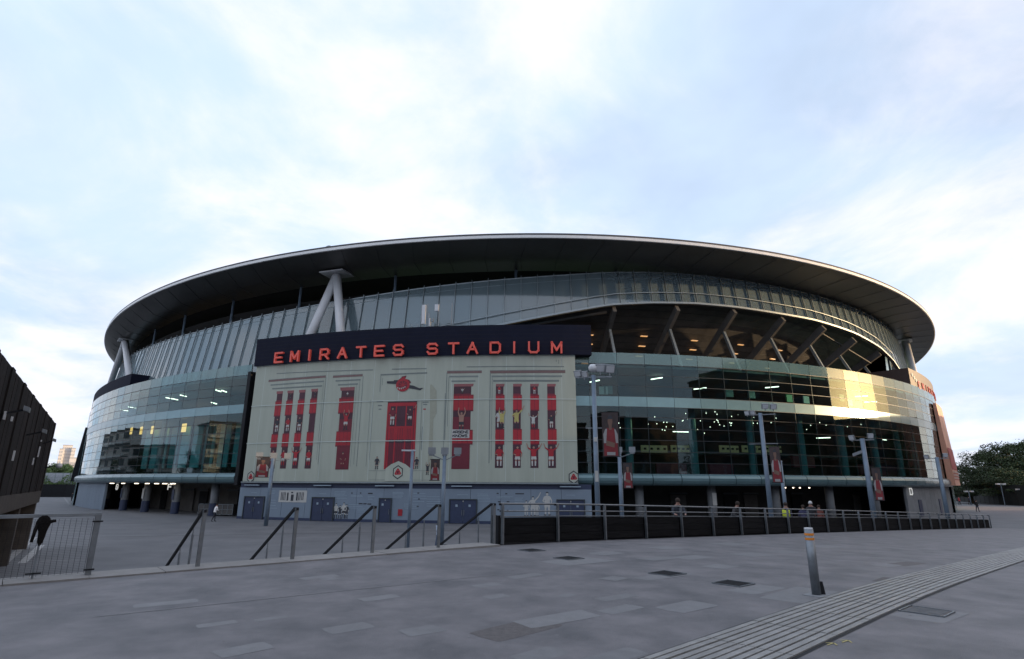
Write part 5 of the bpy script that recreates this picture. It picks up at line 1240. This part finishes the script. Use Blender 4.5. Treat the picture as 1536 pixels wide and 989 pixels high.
for i, (x, y, d, l) in enumerate(rt):
    P = at_d(x, y, d); sc = P.z / (14, 13, 15)[i % 3] * 1.04; tree(Vector((P.x, P.y, 0)), TV[i % 3], (max(sc, .8) * 1.15, max(sc, .8) * 1.15, sc), i * 1.3, l, 'trees beyond the right end of the plaza')
def longfence(name, label, pts, h, m, cat='fence', post=3.0):
    t = thing(name, label, cat, pts[0]); 
    for a, c in zip(pts[:-1], pts[1:]):
        n = max(1, int((c - a).length / post))
        for k in range(n):
            p0 = a.lerp(c, k / n); p1 = a.lerp(c, (k + 1) / n - .004); b = MB(); b.beam(p0 + ZU * h / 2, p1 + ZU * h / 2, .08, h, m, up=ZU); b.build('panel', t)
            b = MB(); b.beam(p0, p0 + ZU * (h + .1), .12, .12, m_black); b.build('post', t)
    return t
fr0, fr1, fr2 = at_d(1432, 753, 206), at_d(1500, 756, 172), at_d(1560, 758, 160)
for v in (fr0, fr1, fr2): v.z = 0
longfence('boundary_fence', 'black boundary fence below the trees at right', [fr0, fr1, fr2], 4.2, m_black)
for x, yt, yb, l in ((1501, 727, 753, 'far plaza lamp with white head in front of the black fence'), (1531, 735, 753, 'far small plaza lamp at the right photo edge'), (1453, 738, 752, 'far plaza lamp nearest the stadium')):
    P = at_d(x, yt, 165); p = Vector((P.x, P.y, 0)); t = thing('plaza_lamp', l, 'lamp post', p, 'far plaza lamps'); b = MB(); b.tube(p, P, .09, m_pole, n=8); b.build('pole', t)
    for sg in (-1, 1): b = MB(); b.box(P + Vector((.6 * sg, 0, .1)), (.7, .5, .3), m_lampglass); b.build('lamp_head', t)
# left distance
fl0, fl1, fl2 = at_d(40, 747, 205), at_d(95, 747, 200), at_d(128, 747, 196)
for v in (fl0, fl1, fl2): v.z = 0
longfence('hoarding', 'long black hoarding across the far left of the plaza', [fl0 + Vector((-60, 0, 0)), fl0, fl1, fl2, fl2 + Vector((22, 20, 0))], 3.3, m_black)
m_meshf = mat('green_grey_mesh', (.25, .32, .30), .6, var=.3)
vg = thing('planted_fence', 'planted wire fence with green climbers above the black hoarding', 'fence', fl0 + Vector((0, 6, 0)))
P0, P1 = fl0 + Vector((-30, 5, 0)), fl2 + Vector((14, 12, 0))
nn = 30
for k in range(nn + 1): p = P0.lerp(P1, k / nn); b = MB(); b.beam(p, p + ZU * 6.4, .1, .1, m_meshf); b.build('post', vg)
b = MB()
for z in (3.6, 4.4, 5.2, 6.0, 6.4): b.beam(P0 + ZU * z, P1 + ZU * z, .07, .07, m_white if z == 6.0 else m_meshf)
b.build('fence_rails', vg)
b = MB(); rng = np.random.default_rng(8)
for k in range(5200):
    t = rng.random(); hh_ = 3.2 + 3.0 * rng.random() ** 1.3 * (.55 + .45 * math.sin(t * 47)); p = P0.lerp(P1, t) + Vector((0, rng.normal() * .4, hh_)); a = Vector(rng.normal(size=3)).normalized() * .22; q = a.cross(Vector(rng.normal(size=3))).normalized() * .12
    b.add([p - a, p + q, p + a, p - q], [(0, 1, 2, 3)], m_leafb)
o = b.build('climbers', vg); o['kind'] = 'stuff'
b = MB(); b.beam(P0 + Vector((0, 1.5, 3.2)), P1 + Vector((0, 1.5, 3.2)), .1, 6.4, mat('pale_wall', (.45, .46, .5), .7, var=.2), up=ZU); one('rear_wall', 'pale wall seen behind the planted fence at far left', 'wall', b)
lt = [(72, 700, 300, 'green tree right of the timber building'), (90, 698, 320, 'broad green tree below the white towers'), (108, 701, 310, 'green tree under the low white block'), (122, 704, 300, 'green tree next to the drum edge at left'), (80, 709, 270, 'bright bushy tree before the towers'), (100, 712, 265, 'bright low tree in the middle of the far left gap'), (118, 714, 260, 'bright low tree close to the drum at left'), (60, 704, 290, 'tree half hidden by the timber building'), (50, 700, 300, 'tree hidden mostly by the timber building')]
for i, (x, y, d, l) in enumerate(lt):
    P = at_d(x, y, d); sc = P.z / (10, 9)[i % 2] * 1.02; tree(Vector((P.x, P.y, 0)), TB[i % 2], (sc * 1.25, sc * 1.25, sc), i * 1.1, l, 'trees in the gap at far left')
m_tow = mat('tower_cream', (.60, .60, .62), .7, var=.06); m_towg = mat('tower_glass', (.40, .42, .45), .3, var=.1)
def tower(name, label, x0, x1, ytop, d, depth, wr, wc, cat='building'):
    A = at_d(x0, 720, d); B_ = at_d(x1, 720, d); H = at_d((x0 + x1) / 2, ytop, d).z; A.z = B_.z = 0; X = (B_ - A); w = X.length; X.normalize(); Y = Vector((-X.y, X.x, 0)); c = (A + B_) / 2 + Y * depth / 2
    t = thing(name, label, cat, c); b = MB(); b.box(c + ZU * H / 2, (w, depth, H), m_tow, (X, Y, ZU)); b.build('wall', t); b = MB(); b.box(c + ZU * (H + .5), (w * 1.02, depth * 1.02, 1.2), m_towg, (X, Y, ZU)); b.build('roof', t)
    for r_ in range(wr):
        for k in range(wc):
            b = MB(); b.box(A + X * (w * (k + .5) / wc) - Y * .05 + ZU * (H * (r_ + .6) / (wr + .3)), (w / wc * .55, .5, H / wr * .45), m_towg, (X, Y, ZU)); b.build('window', t)
    return t
tower('tower_block', 'tall pale residential tower in the far left distance', 84, 99, 668.5, 900, 30, 12, 5); tower('tower_block', 'slightly lower cream tower wing attached left of the tall one', 80, 86, 674, 890, 25, 10, 2)
tower('tower_block', 'cream tower shoulder right of the tall one in the distance', 98, 104.5, 673, 895, 25, 10, 2); tower('apartment_block', 'low long white building right of the far towers', 98, 124, 688, 700, 20, 3, 10)
tower('apartment_block', 'low pale building further right beside the drum edge', 112, 128, 694, 560, 15, 2, 6)

# ================================================================== THE STREETS BEHIND THE CAMERA (they show in the glass and shade the forecourt)
m_brick = mat('brown_brick', (.13, .075, .055), .8, var=.2, scale=.5); m_pale = mat('pale_render', (.50, .50, .50), .8, var=.08, scale=.3); m_win = mat('window_glass_dark', (.05, .06, .07), .15, var=.2)
def block(label, c, w, dp, h, yaw, wall, floors, bays, balc=False):
    X = Vector((math.cos(yaw), math.sin(yaw), 0)); Y = Vector((-X.y, X.x, 0)); c = Vector(c); t = thing('apartment_block', label, 'building', c)
    b = MB(); b.box(c + ZU * h / 2, (w, dp, h), wall, (X, Y, ZU)); b.build('wall', t); b = MB(); b.box(c + ZU * (h + .2), (w + .6, dp + .6, .5), m_concd, (X, Y, ZU)); b.build('roof', t)
    fh = h / floors
    for side, F, L_, A in ((1, Y, w, X), (-1, Y, w, X)):
        for f in range(floors):
            for k in range(bays):
                p = c + F * (side * (dp / 2 + .02)) + A * (L_ * ((k + .5) / bays - .5)) + ZU * (fh * (f + .55)); b = MB(); b.box(p, (L_ / bays * .5, .12, fh * .5), m_win, (A, F, ZU)); b.build('window', t)
            if balc: b = MB(); b.box(c + F * (side * (dp / 2 + .7)) + ZU * (fh * f + .3), (L_ * .9, 1.3, .5), m_white, (A, F, ZU)); b.build('balcony', t)
block('pale balconied block of flats left of the forecourt, outside the photo', (-112, 42, 0), 44, 13, 17, R(80), m_pale, 5, 8, True)
block('second pale block of flats further back on the left, outside the photo', (-98, -14, 0), 44, 14, 20, R(62), m_pale, 5, 7, True)
block('white block of flats beyond the timber building, outside the photo', (-140, 92, 0), 34, 12, 13, R(100), m_pale, 4, 7, True)
block('brown brick block behind the camera on the left', (-60, -52, 0), 50, 14, 19, R(15), m_brick, 6, 9)
block('brown brick block straight behind the camera', (0, -48, 0), 56, 14, 21, R(-3), m_brick, 7, 10)
block('brown brick block behind the camera on the right', (60, -40, 0), 52, 14, 22, R(-20), m_brick, 7, 9)
block('tall brown brick block added on the right side to block the sun, outside the photo', (108, 7, 0), 90, 14, 36, R(-90), m_brick, 12, 15)  # unseen block, added and sized to keep the low sun off the plaza
block('lower brown brick block added further along the right side of the plaza to limit the sun, outside the photo', (109, 76, 0), 47.6, 12, 17.5, R(-90), m_brick, 6, 9)  # unseen block, height set so the sun reaches only the upper drum
block('pale block of flats beyond the timber building, outside the photo', (-158, 128, 0), 50, 12, 18, R(120), m_pale, 5, 8, True)
bt = [(-128, 112), (-118, 92), (-80, -14), (-52, -30), (-30, -34), (-8, -30), (14, -32), (38, -24), (60, -18), (80, -6), (88, 22), (94, 44), (98, 66), (-80, 8), (-88, 30), (-92, 52), (101, 84), (-98, 68), (-84, 40)]  # the right-hand trees are unseen, added to shade the plaza from the sun
SIDE = lambda x, y: ('left' if x < -60 else 'right' if x > 70 else 'back')
for i, (x, y) in enumerate(bt):
    s = random.uniform(.95, 1.2) * (.75 if x < -90 else 1)
    tree(Vector((x, y, 0)), TV[i % 3], s, i * 2.1, {'left': 'leafy street tree by the pale flats, left of the photo', 'right': 'leafy tree added to shade the plaza, by the brown blocks, right of the photo', 'back': 'leafy street tree before the brick blocks behind the camera'}[SIDE(x, y)], {'left': 'street trees by the pale flats', 'right': 'shade trees added along the right side', 'back': 'street trees behind the camera'}[SIDE(x, y)])
